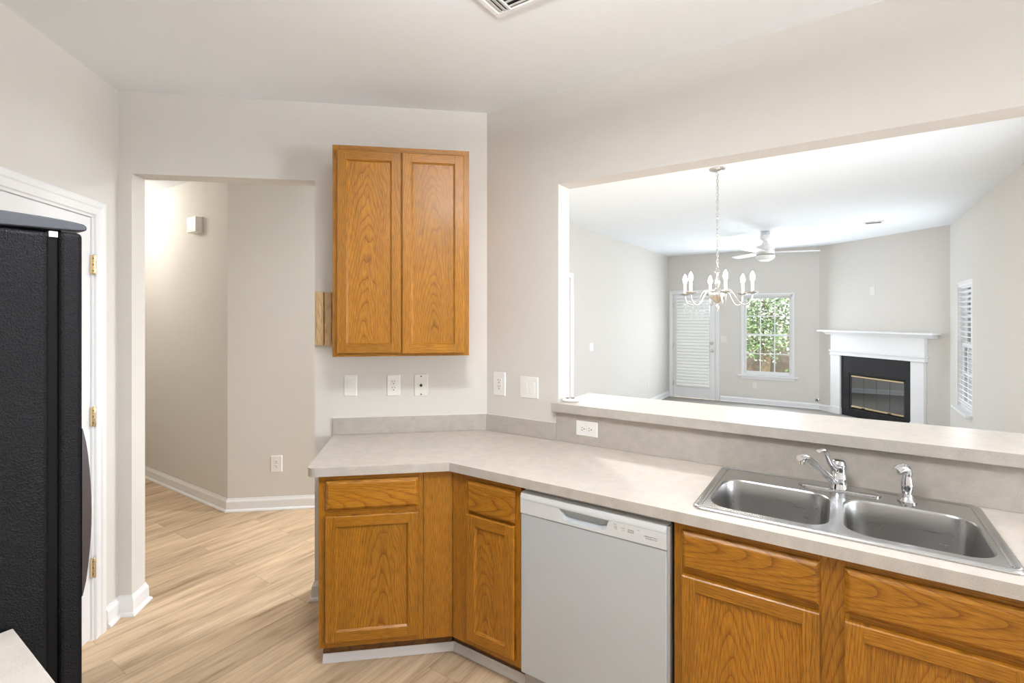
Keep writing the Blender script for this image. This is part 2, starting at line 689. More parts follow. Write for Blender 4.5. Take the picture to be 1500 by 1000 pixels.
# ------------------------------------------------------------------ wall frames: x to the right along the wall, y into the wall, z up
H = 2.761
YB = 2.327
YF = 1.698
P = Vector((-3.168, 1.020))                      # corner of the pantry wall and the doorway wall
ANG_A = R(42.165)
dA = Vector((math.cos(ANG_A), math.sin(ANG_A)))
nA = Vector((dA.y, -dA.x))
C = Vector((-1.725, 2.327))                      # corner of the doorway wall and the pass-through wall
ANG_L = R(134.3)
dL = Vector((math.cos(ANG_L), math.sin(ANG_L)))
YL = 9.85
XL = -2.862
XR = 1.169
CR = Vector((-0.315, 9.85))
FR = Vector((1.169, 8.464))
dF = (FR - CR).normalized()
ANG_F = math.atan2(dF.y, dF.x)
nF = Vector((dF.y, -dF.x))
HC = Vector((-4.126, 2.053))
ANG_H = R(41.2)
dH = Vector((math.cos(ANG_H), math.sin(ANG_H)))
WF = {'A': (P, ANG_A), 'B': (Vector((0, YB)), 0.0), 'L': (P, ANG_L), 'HL': (Vector((0, HC.y)), 0.0), 'HR': (HC, ANG_H),
      'LB': (Vector((0, YL)), 0.0), 'FW': (CR, ANG_F), 'LR': (Vector((XR, 0)), R(-90)), 'LL': (Vector((XL, 0)), R(90)),
      'FLOOR': (Vector((0, 0)), 0.0)}


def wp(w, x, y=0.0, z=0.0):
    o, a = WF[w]
    return Vector((o.x + x * math.cos(a) - y * math.sin(a), o.y + x * math.sin(a) + y * math.cos(a), z))


def on(w, name, label, cat, x, y=0.0, z=0.0, group=None):
    return thing(name, label, cat, wp(w, x, y, z), WF[w][1], group)


def wall(name, w, x0, x1, holes=(), th=0.12, z0=0.0, z1=H, mat='wall_paint', off=0.0):
    mb = MB()
    xs = sorted({x0, x1} | {h[0] for h in holes} | {h[1] for h in holes})
    for a, b in zip(xs[:-1], xs[1:]):
        mid = (a + b) / 2
        cuts = sorted([(h[2], h[3]) for h in holes if h[0] < mid < h[1]])
        z = z0
        for c0, c1 in cuts:
            if c0 > z + 1e-5:
                mb.box(a, b, off, off + th, z, c0)
            z = c1
        if z < z1 - 1e-5:
            mb.box(a, b, off, off + th, z, z1)
    o = mb.build(name, mat, origin=(0, 0, 0))
    o.location = wp(w, 0, 0, 0)
    o.rotation_euler = (0, 0, WF[w][1])
    return struct(o)


def wall_line(name, a, b, th=0.12, holes=()):
    """a straight wall from a to b (plan points); its thickness lies to the left of the way a -> b"""
    d = (Vector(b) - Vector(a))
    ln = d.length
    key = '_' + name
    WF[key] = (Vector(a), math.atan2(d.y, d.x))
    return wall(name, key, 0, ln, holes, th)


# ------------------------------------------------------------------ shell
mb = MB()
mb.box(-7.3, 1.30, -0.6, 10.0, -0.10, 0.0)
mb.box(1.30, 4.5, -0.6, 2.46, -0.10, 0.0)
struct(mb.build('floor', 'plank_floor', origin=(0, 0, 0)))
mb = MB()
mb.box(XL, XR, 4.6, YL, 0.0, 0.008)
struct(mb.build('floor_carpet', 'carpet', origin=(0, 0, 0)))
mb = MB()
mb.box(-7.3, 1.30, -0.6, 10.0, H, H + 0.12)
mb.box(1.30, 4.5, -0.6, 2.46, H, H + 0.12)
struct(mb.build('ceiling', 'ceiling_paint', origin=(0, 0, 0)))

DT0, DT1, DZ = 0.0635, 0.986, 2.327               # doorway to the hall
tC = (C - P).dot(dA)
wall('wall_back', 'A', -0.10, tC + 0.02, [(DT0, DT1, 0.0, DZ)])
PX0, PX1, PZ0, PZ1, BTH = -1.253, 1.02, 1.070, 2.276, 0.125
wall('wall_right', 'B', C.x - 0.02, 4.35, [(PX0, PX1, PZ0, PZ1)], th=BTH)
# pantry wall with its door (x runs towards the corner, so the wall is at negative x)
DLX1, DLX0 = -0.198, -0.910
wall('wall_left', 'L', -1.02, 0.06, [(DLX0, DLX1, 0.0, 2.065)])
pe = P - dL * 1.02
wall_line('wall_pantry', (pe.x, -0.40), (pe.x, pe.y + 0.02))
wall_line('wall_front', (4.35, -0.42), (pe.x - 0.12, -0.42))
wall_line('wall_breakfast', (4.20, YB + 0.1), (4.20, -0.5), holes=[(0.20, 1.42, 0.75, 2.15)])
# hall
wall_line('wall_hall_far', (-7.2, HC.y), (HC.x, HC.y))
hr_len = (XL - HC.x) / dH.x
he = HC + dH * hr_len
wall_line('wall_hall_angled', HC, he)
hb = P - dA * 0.10 - nA * 0.12
wall_line('wall_hall_near', (hb.x + 0.02, hb.y - 0.05), (-7.2, hb.y - 0.05))
wall_line('wall_hall_end', (-7.0, 0.8), (-7.0, 2.2))
# living room
wall_line('wall_living_left', (XL, he.y - 0.02), (XL, YL + 0.1))
DRX0, DRX1, DRZ = -2.766, -1.962, 2.02
WIX0, WIX1, WIZ0, WIZ1 = -1.505, -0.705, 0.525, 1.965
wall('wall_living_back', 'LB', XL - 0.12, CR.x + 0.15, [(DRX0, DRX1, 0.0, DRZ), (WIX0, WIX1, WIZ0, WIZ1)])
FBX0, FBX1, FBZ0, FBZ1 = 0.59, 1.476, 0.115, 0.690
wall('wall_fireplace', 'FW', -0.06, (FR - CR).length + 0.06, [(FBX0, FBX1, FBZ0, FBZ1)])
RWY0, RWY1, RWZ0, RWZ1 = 7.165, 8.03, 0.50, 1.985
wall('wall_living_right', 'LR', -(FR.y + 0.1), -2.42, [(-RWY1, -RWY0, RWZ0, RWZ1), (-4.8, -3.0, 0.30, 2.30)])


# ------------------------------------------------------------------ baseboards: a profile swept along a plan path, room on the right of the way
BPROF = [(0, 0), (0.026, 0), (0.026, 0.006), (0.022, 0.014), (0.014, 0.020), (0.013, 0.078), (0.010, 0.086), (0.006, 0.094), (0.004, 0.104), (0, 0.104)]
SHOE = [(0, 0), (0.020, 0), (0.019, 0.007), (0.013, 0.018), (0.005, 0.030), (0.004, 0.034), (0, 0.034)]


def sweep(name, path, prof=BPROF, mat='trim_white'):
    pts = [Vector(p) for p in path]
    loops = []
    for i, p in enumerate(pts):
        d0 = (pts[i] - pts[i - 1]).normalized() if i > 0 else None
        d1 = (pts[i + 1] - pts[i]).normalized() if i < len(pts) - 1 else None
        if d0 is None:
            d0 = d1
        if d1 is None:
            d1 = d0
        n0 = Vector((d0.y, -d0.x))
        n1 = Vector((d1.y, -d1.x))
        m = (n0 + n1)
        m = m / max(0.3, m.dot(n0))
        loops.append([(p.x + m.x * u, p.y + m.y * u, z) for u, z in prof])
    b = MB()
    b.loft(loops)
    return struct(b.build(name, mat))


def AP(t, n):
    return P + dA * t + nA * n


# room on the right of the way: kitchen stub walks from pantry casing to the corner, then round the doorway jamb
sweep('baseboard_left', [P - dL * 0.112, P, AP(DT0, 0), AP(DT0, -0.12), AP(-0.05, -0.12)])
sweep('baseboard_back', [AP(DT1 + 0.10, -0.12), AP(DT1, -0.12), AP(DT1, 0), AP(1.150, 0)])
sweep('baseboard_hall', [(-7.0, HC.y), HC, he])
sweep('baseboard_living', [(XL, 5.702), (XL, YL), (-2.835, YL)])
sweep('baseboard_living_back', [(-1.888, YL), CR, CR + dF * 0.262])
sweep('baseboard_living_right', [CR + dF * 1.748, FR, (XR, 5.0)])
# white shoe in front of the cabinets' toe kick
TOE_N = 0.520
YT = YF + 0.03 + 0.075
tI = None
# toe line intersection: A toe line (n = TOE_N) with Y = YT
pa = AP(0, TOE_N)
tI = (YT - pa.y) / dA.y
pI = pa + dA * tI
sweep('trim_7', [AP(1.146, TOE_N), pI, (-1.106, YT)], SHOE)

# ------------------------------------------------------------------ casings and doors
CPROF = [(0, 0), (0, 0.009), (0.003, 0.0115), (0.012, 0.0115), (0.014, 0.009), (0.034, 0.0105), (0.038, 0.015), (0.042, 0.0165), (0.060, 0.018), (0.066, 0.016), (0.068, 0.010), (0.068, 0)]


def casing(name, w, x0, x1, z1, wd=0.068, z0=0.0):
    b = MB()
    k = wd / 0.068
    loops = []
    for sx, top in ((-1, 0), (-1, 1), (1, 1), (1, 0)):
        loops.append([((x0 if sx < 0 else x1) + sx * u * k, -d, (z1 + u * k) if top else z0) for u, d in CPROF])
    b.loft(loops)
    o = b.build(name, 'trim_white', origin=(0, 0, 0))
    o.location = wp(w, 0)
    o.rotation_euler = (0, 0, WF[w][1])
    return struct(o)


def jambs(name, w, x0, x1, z1, y0, y1, th=0.012):
    b = MB()
    b.box(x0, x0 + th, y0, y1, 0, z1)
    b.box(x1 - th, x1, y0, y1, 0, z1)
    b.box(x0, x1, y0, y1, z1 - th, z1)
    o = b.build(name, 'trim_white', origin=(0, 0, 0))
    o.location = wp(w, 0)
    o.rotation_euler = (0, 0, WF[w][1])
    return struct(o)


def struct_thing(name, w, x=0, y=0, z=0):
    o = bpy.data.objects.new(name, None)
    o.empty_display_size = 0.05
    COL.objects.link(o)
    o.location = wp(w, x, y, z)
    o.rotation_euler = (0, 0, WF[w][1])
    o['kind'] = 'structure'
    return o


casing('trim_1', 'L', DLX0, DLX1, 2.065, 0.070)
jambs('trim_2', 'L', DLX0, DLX1, 2.065, 0.0, 0.12)
d1 = struct_thing('door_1', 'L')
b = MB()
dx0, dx1, dz0, dz1 = DLX0 + 0.014, DLX1 - 0.014, 0.012, 2.050
b.box(dx0, dx1, 0.008, 0.040, dz0, dz1)
o = b.build('door_slab', 'trim_white', d1, bevel=0.002)
for (zb, zt) in ((0.25, 0.95), (1.05, 1.58), (1.68, 1.93)):
    for k in (0, 1):
        w2 = (dx1 - dx0 - 0.33) / 2
        px = dx0 + 0.11 + k * (w2 + 0.11)
        b = MB()
        b.loft([[(px, 0.008, zb), (px + w2, 0.008, zb), (px + w2, 0.008, zt), (px, 0.008, zt)],
                [(px + .02, 0.004, zb + .02), (px + w2 - .02, 0.004, zb + .02), (px + w2 - .02, 0.004, zt - .02), (px + .02, 0.004, zt - .02)]])
        b.build('door_panel', 'trim_white', d1)
for hz in (1.823, 1.087, 0.356):
    b = MB()
    b.box(DLX1 - 0.020, DLX1 - 0.002, -0.004, 0.008, hz - 0.045, hz + 0.045)
    b.lathe([(0.0, -0.052), (0.004, -0.050), (0.0062, -0.045), (0.0062, -0.016), (0.0050, -0.015), (0.0062, -0.014), (0.0062, 0.014), (0.0050, 0.015), (0.0062, 0.016), (0.0062, 0.045), (0.004, 0.050), (0, 0.052)],
            (DLX1 - 0.011, -0.008, hz), 12)
    for q in (-0.030, 0.0, 0.030):
        b.lathe([(0.0035, 0.0), (0.0035, 0.0012)], (DLX1 - 0.017, -0.0052, hz + q), 8, 1, axis='y')
    b.build('hinge', ['brass', 'dark_metal'], d1, smooth=True, label='brass butt hinge')

# patio door in the living room
casing('trim_3', 'LB', DRX0, DRX1, DRZ, 0.060)
jambs('trim_4', 'LB', DRX0, DRX1, DRZ, 0.0, 0.12)
d2 = struct_thing('door_2', 'LB')
dx0, dx1 = DRX0 + 0.014, DRX1 - 0.014
b = MB()
gx0, gx1, gz0, gz1 = dx0 + 0.10, dx1 - 0.10, 0.235, 1.92
b.box(dx0, gx0, 0.010, 0.050, 0.012, DRZ - 0.014)
b.box(gx1, dx1, 0.010, 0.050, 0.012, DRZ - 0.014)
b.box(gx0, gx1, 0.010, 0.050, 0.012, gz0)
b.box(gx0, gx1, 0.010, 0.050, gz1, DRZ - 0.014)
for q in (0, 1):
    b.box(gx0 + 0.0, gx1, 0.002, 0.010, (gz0 - 0.018, gz1)[q], (gz0, gz1 + 0.018)[q])
    b.box((gx0 - 0.018, gx1)[q], (gx0, gx1 + 0.018)[q], 0.002, 0.010, gz0 - 0.018, gz1 + 0.018)
b.build('door_slab', 'trim_white', d2, bevel=0.002)
b = MB()
b.box(gx0, gx1, 0.028, 0.032, gz0, gz1)
b.build('glass_pane', 'window_glass', d2)
for zz, rr_ in ((0.935, 0.030), (1.075, 0.026)):
    b = MB()
    cx_ = dx1 - 0.060
    if zz < 1:
        b.lathe([(0.0, -0.062), (0.020, -0.060), (0.029, -0.048), (0.026, -0.034), (0.012, -0.024), (0.012, -0.008), (0.032, -0.006), (0.033, 0.0), (0.033, 0.010)], (cx_, 0.0, zz), 20, axis='y')
        b.build('door_knob', 'nickel', d2, smooth=True, label='round nickel knob')
    else:
        b.lathe([(0.0, -0.018), (0.020, -0.016), (0.028, -0.008), (0.030, 0.0), (0.030, 0.010)], (cx_, 0.0, zz), 20, axis='y')
        b.box(cx_ - 0.004, cx_ + 0.004, -0.030, -0.014, zz - 0.014, zz + 0.014)
        b.build('deadbolt', 'nickel', d2, smooth=True)
for hz in (1.80, 1.02, 0.28):
    b = MB()
    b.lathe([(0.0065, -0.05), (0.0065, 0.05)], (dx0 - 0.002, -0.004, hz), 10)
    b.box(dx0 - 0.006, dx0 + 0.012, 0.0, 0.012, hz - 0.045, hz + 0.045)
    b.build('hinge', 'nickel', d2, smooth=True)
# casing of a doorway further along the living room's left wall
casing('trim_5', 'LL', 4.80, 5.635, 2.062, 0.066)


# ------------------------------------------------------------------ windows
def sash_window(name, w, x0, x1, z0, z1, nx, nz, sill_ext=0.07, apron=True, cased=0.055, th=0.12, grid=True):
    r = struct_thing(name, w)
    b = MB()
    fw = 0.028
    # frame in the opening
    b.box(x0, x0 + fw, 0.0, th, z0, z1)
    b.box(x1 - fw, x1, 0.0, th, z0, z1)
    b.box(x0, x1, 0.0, th, z1 - fw, z1)
    b.box(x0, x1, 0.03, th, z0, z0 + fw)
    b.build('frame', 'trim_white', r)
    if cased:
        b = MB()
        b.box(x0 - cased, x0 + 0.006, -0.016, 0.0, z0, z1 + cased)
        b.box(x1 - 0.006, x1 + cased, -0.016, 0.0, z0, z1 + cased)
        b.box(x0 + 0.006, x1 - 0.006, -0.016, 0.0, z1 - 0.006, z1 + cased)
        b.build('casing', 'trim_white', r, bevel=0.003)
    b = MB()
    e = sill_ext + cased
    b.box(x0 - e, x1 + e, -0.055, 0.0, z0 - 0.026, z0)
    b.box(x0, x1, 0.0, 0.06, z0 - 0.0, z0 + 0.004)
    if apron:
        b.box(x0 - cased, x1 + cased, -0.016, 0.0, z0 - 0.075, z0 - 0.026)
    b.build('sill', 'trim_white', r, bevel=0.004)
    zm = (z0 + z1) / 2
    for k, (a, c, yy) in enumerate(((z0 + fw, zm + 0.018, 0.045), (zm - 0.018, z1 - fw, 0.075))):
        b = MB()
        sw = 0.030
        b.box(x0 + fw, x0 + fw + sw, yy, yy + 0.028, a, c)
        b.box(x1 - fw - sw, x1 - fw, yy, yy + 0.028, a, c)
        b.box(x0 + fw + sw, x1 - fw - sw, yy, yy + 0.028, a, a + 0.036)
        b.box(x0 + fw + sw, x1 - fw - sw, yy, yy + 0.028, c - 0.036, c)
        s = b.build('sash', 'trim_white', r)
        if grid:
            b = MB()
            ix0, ix1, iz0, iz1 = x0 + fw + sw, x1 - fw - sw, a + 0.036, c - 0.036
            for i in range(1, nx):
                xx = ix0 + (ix1 - ix0) * i / nx
                b.box(xx - 0.009, xx + 0.009, yy + 0.006, yy + 0.022, iz0, iz1)
            for j in range(1, nz):
                zz = iz0 + (iz1 - iz0) * j / nz
                b.box(ix0, ix1, yy + 0.007, yy + 0.021, zz - 0.009, zz + 0.009)
            b.build('muntins', 'trim_white', s)
        b = MB()
        b.box(x0 + fw + sw, x1 - fw - sw, yy + 0.012, yy + 0.016, a + 0.036, c - 0.036)
        b.build('glass_pane', 'window_glass', s)
    return r


sash_window('window_1', 'LB', WIX0, WIX1, WIZ0, WIZ1, 3, 2, 0.055, cased=0.026)
sash_window('window_2', 'LR', -RWY1, -RWY0, RWZ0, RWZ1, 3, 2, 0.0, cased=0.0, apron=False)
sash_window('added_window_3', 'LR', -4.8, -3.0, 0.30, 2.30, 2, 1, 0.05)  # unseen window, added to let daylight into the dining side
sash_window('added_window_4', '_wall_breakfast', 0.20, 1.42, 0.75, 2.15, 3, 2, 0.05)  # unseen window, added to bring daylight in from the right


# blinds
def blind(name, label, w, x0, x1, z0, z1, y, pitch, tilt, n=None, deep=0.025, crown=0.003):
    r = on(w, name, label, 'window blind', (x0 + x1) / 2, y, z0)
    hw = (x1 - x0) / 2
    ht = z1 - z0
    b = MB()
    b.box(-hw, hw, -0.020, 0.012, ht - 0.045, ht)
    b.build('head_rail', 'blind_white', r, bevel=0.003)
    b = MB()
    z = 0.035
    while z < ht - 0.05:
        c, s = math.cos(tilt) * deep / 2, math.sin(tilt) * deep / 2
        lp = []
        for q in range(7):
            u = q / 3.0 - 1.0
            yy = c * u - math.sin(tilt) * crown * (1 - u * u)
            zz = z + s * u + math.cos(tilt) * crown * (1 - u * u)
            lp.append([(-hw, yy, zz), (hw, yy, zz), (hw, yy + 0.0008, zz + 0.0012), (-hw, yy + 0.0008, zz + 0.0012)])
        b.loft(lp)
        z += pitch
    b.build('slats', 'blind_white', r, smooth=True)
    b = MB()
    b.box(-hw, hw, -0.014, 0.012, 0.0, 0.022)
    b.build('bottom_rail', 'blind_white', r, bevel=0.003)
    b = MB()
    for q in (-hw + 0.10, hw - 0.10):
        b.tube([(q, -0.016, 0.01), (q, -0.016, ht - 0.03)], 0.0012, 6)
    b.build('ladder_cord', 'blind_white', r)
    return r


blind('window_blind', 'white mini blind closed over the glass of the patio door', 'LB', -2.678, -2.070, 0.240, 1.975, -0.030, 0.0600, R(60), deep=0.066, crown=0.013)
blind('window_blind', 'white slatted blind in the narrow window right of the fireplace', 'LR', -RWY1 + 0.03, -RWY0 - 0.03, RWZ0 + 0.05, RWZ1 - 0.01, 0.026, 0.058, R(-24), deep=0.05)


# ------------------------------------------------------------------ cabinet parts
def cab_door(parent, x0, x1, z0, z1, y, w=0.046, th=0.019, nm='door'):
    """frame-and-panel door; y is its back face, it stands proud towards -y"""
    b = MB()
    f = y - th
    e = 0.0035
    for (a0, a1, c0, c1, m) in ((x0, x0 + w, z0, z1, 0), (x1 - w, x1, z0, z1, 0), (x0 + w, x1 - w, z0, z0 + w, 1), (x0 + w, x1 - w, z1 - w, z1, 1)):
        lo = a0 + (e if a0 == x0 else 0.0003)
        hi = a1 - (e if a1 == x1 else 0.0003)
        bo = c0 + (e if c0 == z0 else 0.0003)
        tp = c1 - (e if c1 == z1 else 0.0003)
        b.loft([[(a0, y, c0), (a1, y, c0), (a1, y, c1), (a0, y, c1)],
                [(a0, f + e, c0), (a1, f + e, c0), (a1, f + e, c1), (a0, f + e, c1)],
                [(lo, f, bo), (hi, f, bo), (hi, f, tp), (lo, f, tp)]], m)
    # moulded inner bead down to the panel
    i0, i1, j0, j1 = x0 + w, x1 - w, z0 + w, z1 - w
    g = 0.008
    dp = f + 0.010
    for (q, m) in ((((i0, j0), (i0, j1), (i0 + g, j1 - g), (i0 + g, j0 + g)), 0), (((i1, j1), (i1, j0), (i1 - g, j0 + g), (i1 - g, j1 - g)), 0),
                   (((i1, j0), (i0, j0), (i0 + g, j0 + g), (i1 - g, j0 + g)), 1), (((i0, j1), (i1, j1), (i1 - g, j1 - g), (i0 + g, j1 - g)), 1)):
        ys = (f + 0.0015, f + 0.0015, dp, dp)
        b.add([(p[0], yy, p[1]) for p, yy in zip(q, ys)], [(0, 1, 2, 3)], m)
    d = b.build(nm, ['oak_v', 'oak_h'], parent, smooth=False)
    b = MB()
    b.box(i0 - 0.004, i1 + 0.004, dp - 0.0002, dp + 0.006, j0 - 0.004, j1 + 0.004)
    b.build('door_panel', 'oak_panel', d)
    return d


def drawer_front(parent, x0, x1, z0, z1, y, nm='drawer_front', th=0.019):
    b = MB()
    f = y - th
    e = 0.010

    def rect(i, yy):
        return [(x0 + i, yy, z0 + i), (x1 - i, yy, z0 + i), (x1 - i, yy, z1 - i), (x0 + i, yy, z1 - i)]
    b.loft([rect(0, y), rect(0, y - 0.007), rect(0.003, y - 0.010), rect(e, f + 0.002), rect(e + 0.004, f)])
    return b.build(nm, 'oak_drawer', parent)


def face_frame(parent, boards, y, th=0.019):
    b = MB()
    for (x0, x1, z0, z1, m) in boards:
        b.box(x0, x1, y, y + th, z0, z1, m)
    return b.build('face_frame', ['oak_v', 'oak_h'], parent, bevel=0.0008, seg=1)


def carcass(parent, x0, x1, y0, y1, z0, z1, side_mat='oak_side', back=True, t=0.012, left_down=None, top=False):
    b = MB()
    b.box(x0, x0 + t, y0, y1, z0 if left_down is None else left_down, z1)
    b.box(x1 - t, x1, y0, y1, z0, z1)
    b.box(x0 + t, x1 - t, y0, y1, z0, z0 + t, 1)
    if back:
        b.box(x0 + t, x1 - t, y1 - t, y1, z0 + t, z1, 1)
    if top:
        b.box(x0 + t, x1 - t, y0, y1 - t, z1 - t, z1)
    return b.build('carcass', [side_mat, 'cabinet_inside'], parent)


ZC = 0.876                                   # underside of the countertop
ZK = 0.112                                   # top of the toe kick
FN = 0.605

# base cabinet on the doorway wall
T0, T1 = 1.145, 1.729
cA = on('A', 'base_cabinet', 'oak base cabinet at the left end of the counter, with the widest plain filler strip', 'base cabinet', T0, -0.002)
carcass(cA, 0.0, T1 - T0 - 0.14, -FN + 0.019, 0.0, ZK, ZC - 0.001)
face_frame(cA, [(0, 0.042, ZK, ZC - .001, 0), (0.418, 0.452, ZK, ZC - .001, 0), (0.4535, T1 - T0, ZK, ZC - .001, 0), (0.042, 0.418, 0.842, ZC - .001, 1), (0.042, 0.418, 0.688, 0.728, 1), (0.042, 0.418, ZK, 0.155, 1)], -FN)
drawer_front(cA, 0.030, 0.431, 0.721, 0.850, -FN)
cab_door(cA, 0.030, 0.431, 0.142, 0.695, -FN, 0.045)
b = MB()
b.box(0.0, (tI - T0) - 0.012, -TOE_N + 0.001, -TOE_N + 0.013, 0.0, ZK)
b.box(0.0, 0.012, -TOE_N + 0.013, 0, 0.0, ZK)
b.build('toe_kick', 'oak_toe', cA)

# narrow base cabinet between the corner and the dishwasher
bx0, bx1 = -1.475, -1.106
cB = on('B', 'base_cabinet', 'narrow oak base cabinet with one drawer, left of the dishwasher', 'base cabinet', bx0, -0.002)
yb = (YF + 0.030) - YB
w_ = bx1 - bx0
carcass(cB, 0.06, w_, yb + 0.021, 0.0, ZK, ZC - 0.001)
face_frame(cB, [(0, 0.100, ZK, ZC - .001, 0), (w_ - 0.034, w_, ZK, ZC - .001, 0), (0.100, w_ - 0.034, 0.838, ZC - .001, 1), (0.100, w_ - 0.034, 0.690, 0.722, 1), (0.100, w_ - 0.034, ZK, 0.158, 1)], yb + 0.002)
drawer_front(cB, 0.092, 0.345, 0.709, 0.847, yb + 0.002)
cab_door(cB, 0.092, 0.345, 0.144, 0.699, yb + 0.002, 0.045)
b = MB()
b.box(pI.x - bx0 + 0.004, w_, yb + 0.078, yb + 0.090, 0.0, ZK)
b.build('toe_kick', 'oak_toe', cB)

# sink base
sx0, sx1 = -0.479, 0.436
cS = on('B', 'base_cabinet', 'wide oak base cabinet with two doors under the sink', 'base cabinet', sx0, -0.002)
w_ = sx1 - sx0
carcass(cS, 0.0, w_, yb + 0.021, 0.0, ZK, ZC - 0.001)
fx = [(0.028, 0.426), (0.486, 0.884)]
face_frame(cS, [(0, 0.040, ZK, ZC - .001, 0), (0.414, 0.498, ZK, ZC - .001, 0), (w_ - 0.040, w_, ZK, ZC - .001, 0)] +
           [(a, c, z0, z1, 1) for a, c in ((0.040, 0.414), (0.498, w_ - 0.040)) for z0, z1 in ((0.836, ZC - .001), (0.690, 0.728), (ZK, 0.155))], yb + 0.002)
for a, c in fx:
    drawer_front(cS, a, c, 0.719, 0.847, yb + 0.002, 'false_drawer_front')
    cab_door(cS, a, c, 0.144, 0.698, yb + 0.002, 0.045)
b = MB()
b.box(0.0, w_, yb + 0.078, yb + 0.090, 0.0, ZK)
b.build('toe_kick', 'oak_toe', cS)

# last base cabinet of the run, carries the end of the counter
ex0, ex1 = 0.438, 1.03
cE = on('B', 'base_cabinet', 'oak base cabinet at the right end of the counter, beyond the sink base', 'base cabinet', ex0, -0.002)
w_ = ex1 - ex0
carcass(cE, 0.0, w_, yb + 0.021, 0.0, ZK, ZC - 0.001, left_down=ZK)
face_frame(cE, [(0, 0.040, ZK, ZC - .001, 0), (w_ - 0.040, w_, ZK, ZC - .001, 0), (0.040, w_ - 0.04, 0.836, ZC - .001, 1), (0.040, w_ - .04, 0.690, 0.728, 1), (0.04, w_ - .04, ZK, 0.155, 1)], yb + 0.002)
drawer_front(cE, 0.028, w_ - 0.028, 0.719, 0.847, yb + 0.002)
cab_door(cE, 0.028, w_ - 0.028, 0.144, 0.698, yb + 0.002, 0.045)
b = MB()
b.box(0.0, w_, yb + 0.078, yb + 0.090, 0.0, ZK)
b.build('toe_kick', 'oak_toe', cE)

# upper cabinet
uw, ud, uz0, uz1 = 0.681, 0.305, 1.370, 2.431
cU = on('A', 'wall_cabinet', 'tall oak wall cabinet with two doors, hung beside the hall doorway', 'wall cabinet', 1.142, -0.002, uz0)
uh = uz1 - uz0
carcass(cU, 0, uw, -ud + 0.021, 0.0, 0.0, uh, top=True)
face_frame(cU, [(0, 0.040, 0, uh, 0), (uw - 0.040, uw, 0, uh, 0), (0.322, 0.358, 0.04, uh - 0.045, 0), (0.04, uw - 0.04, 0, 0.04, 1), (0.04, uw - 0.04, uh - 0.045, uh, 1)], -ud + 0.002)
cab_door(cU, 0.024, 0.336, 0.018, uh - 0.029, -ud + 0.002, 0.046)
cab_door(cU, 0.342, 0.654, 0.014, uh - 0.029, -ud + 0.002, 0.046)

# pine block left of it
r = on('A', 'wooden_rack', 'pale pine block with a dark slit, on the wall left of the oak wall cabinet', 'wooden rack', 0.9925, -0.001, 1.414)
b = MB()
b.box(0.0, 0.0455, -0.024, 0.0, 0.0, 0.293)
b.build('board', 'pine', r, bevel=0.0012)
b = MB()
b.box(0.0515, 0.086, -0.024, 0.0, 0.0, 0.293)
b.build('board', 'pine', r, bevel=0.0012)
b = MB()
b.box(0.044, 0.053, -0.004, -0.0006, 0.002, 0.291)
b.build('backing_strip', 'slot_brown', r)

# ------------------------------------------------------------------ countertop, splashes, bar ledge
ZT = 0.914


def inter_n_y(n, Y):
    p = AP(0, n)
    return p + dA * ((Y - p.y) / dA.y)


ct = thing('countertop', 'beige speckled laminate countertop running from the doorway wall past the sink', 'countertop', (0, 0, 0))
CXR = 1.05
SK = (-0.432, 0.396, 1.757, 2.300)            # sink outline
tl = 1.100
g_ = 0.002
pf = AP(tl, 0.637)
pb = AP(tl - 0.010, g_)
rr = 0.035
corner = []
for i in range(7):                            # rounded front left corner
    a = PI / 2 * i / 6
    corner.append(AP(tl + rr - rr * math.cos(a), 0.637 - rr + rr * math.sin(a)))
fi = inter_n_y(0.637, YF)
bi = inter_n_y(g_, YB - g_)
outer = [pb] + corner + [fi, Vector((CXR, YF)), Vector((CXR, YB - g_)), bi]
outer = [(p.x, p.y) for p in outer]
cut = rrect(SK[0] + 0.016, SK[1] - 0.016, SK[2] + 0.016, SK[3] - 0.016, 0.03, 4)
b = MB()
plate_holes(b, outer, [cut], ZC, ZT, 0, 1, 1)
slab = b.build('slab', ['laminate', 'laminate_edge'], ct, bevel=0.0022)
b = MB()
bs = 0.019
zs = 1.006
s0 = 1.087


def splash(n0, n1, z0, z1, m, s=s0):
    a = [AP(s, n0), AP(s, n1), inter_n_y(n1, YB - n1), Vector((-1.2625, YB - n1)), Vector((-1.2625, YB - n0)), inter_n_y(n0, YB - n0)]
    b.loft([[(p.x, p.y, z0) for p in a], [(p.x, p.y, z1) for p in a]], m)


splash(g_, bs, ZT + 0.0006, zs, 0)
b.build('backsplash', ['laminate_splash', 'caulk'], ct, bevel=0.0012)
b = MB()
splash(0.001, 0.011, zs + 0.0002, zs + 0.004, 0)
b.build('caulk_bead', ['caulk'], ct)
b = MB()
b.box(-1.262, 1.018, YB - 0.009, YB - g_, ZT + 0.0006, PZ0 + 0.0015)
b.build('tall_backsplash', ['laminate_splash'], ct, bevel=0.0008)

lg = thing('bar_ledge', 'raised beige laminate bar ledge along the bottom of the pass-through', 'bar ledge', (0, 0, 0))
b = MB()
lz0, lz1 = PZ0 + 0.003, 1.117
pl = [(-1.275, YB - 0.042), (1.018, YB - 0.042), (1.018, YB + BTH + 0.250), (-1.251, YB + BTH + 0.250), (-1.251, YB - 0.002), (-1.275, YB - 0.002)]
plate_holes(b, pl, [], lz0, lz1, 0, 1, 1)
b.build('ledge_slab', ['laminate', 'laminate_edge'], lg, bevel=0.002)
for q in (-0.9, -0.1, 0.7):
    b = MB()
    b.box(q - 0.012, q + 0.012, YB + BTH + 0.001, YB + BTH + 0.20, lz0 - 0.03, lz0 - 0.001)
    b.box(q - 0.012, q + 0.012, YB + BTH + 0.001, YB + BTH + 0.03, lz0 - 0.24, lz0 - 0.03)
    b.build('bracket', 'trim_white', lg)

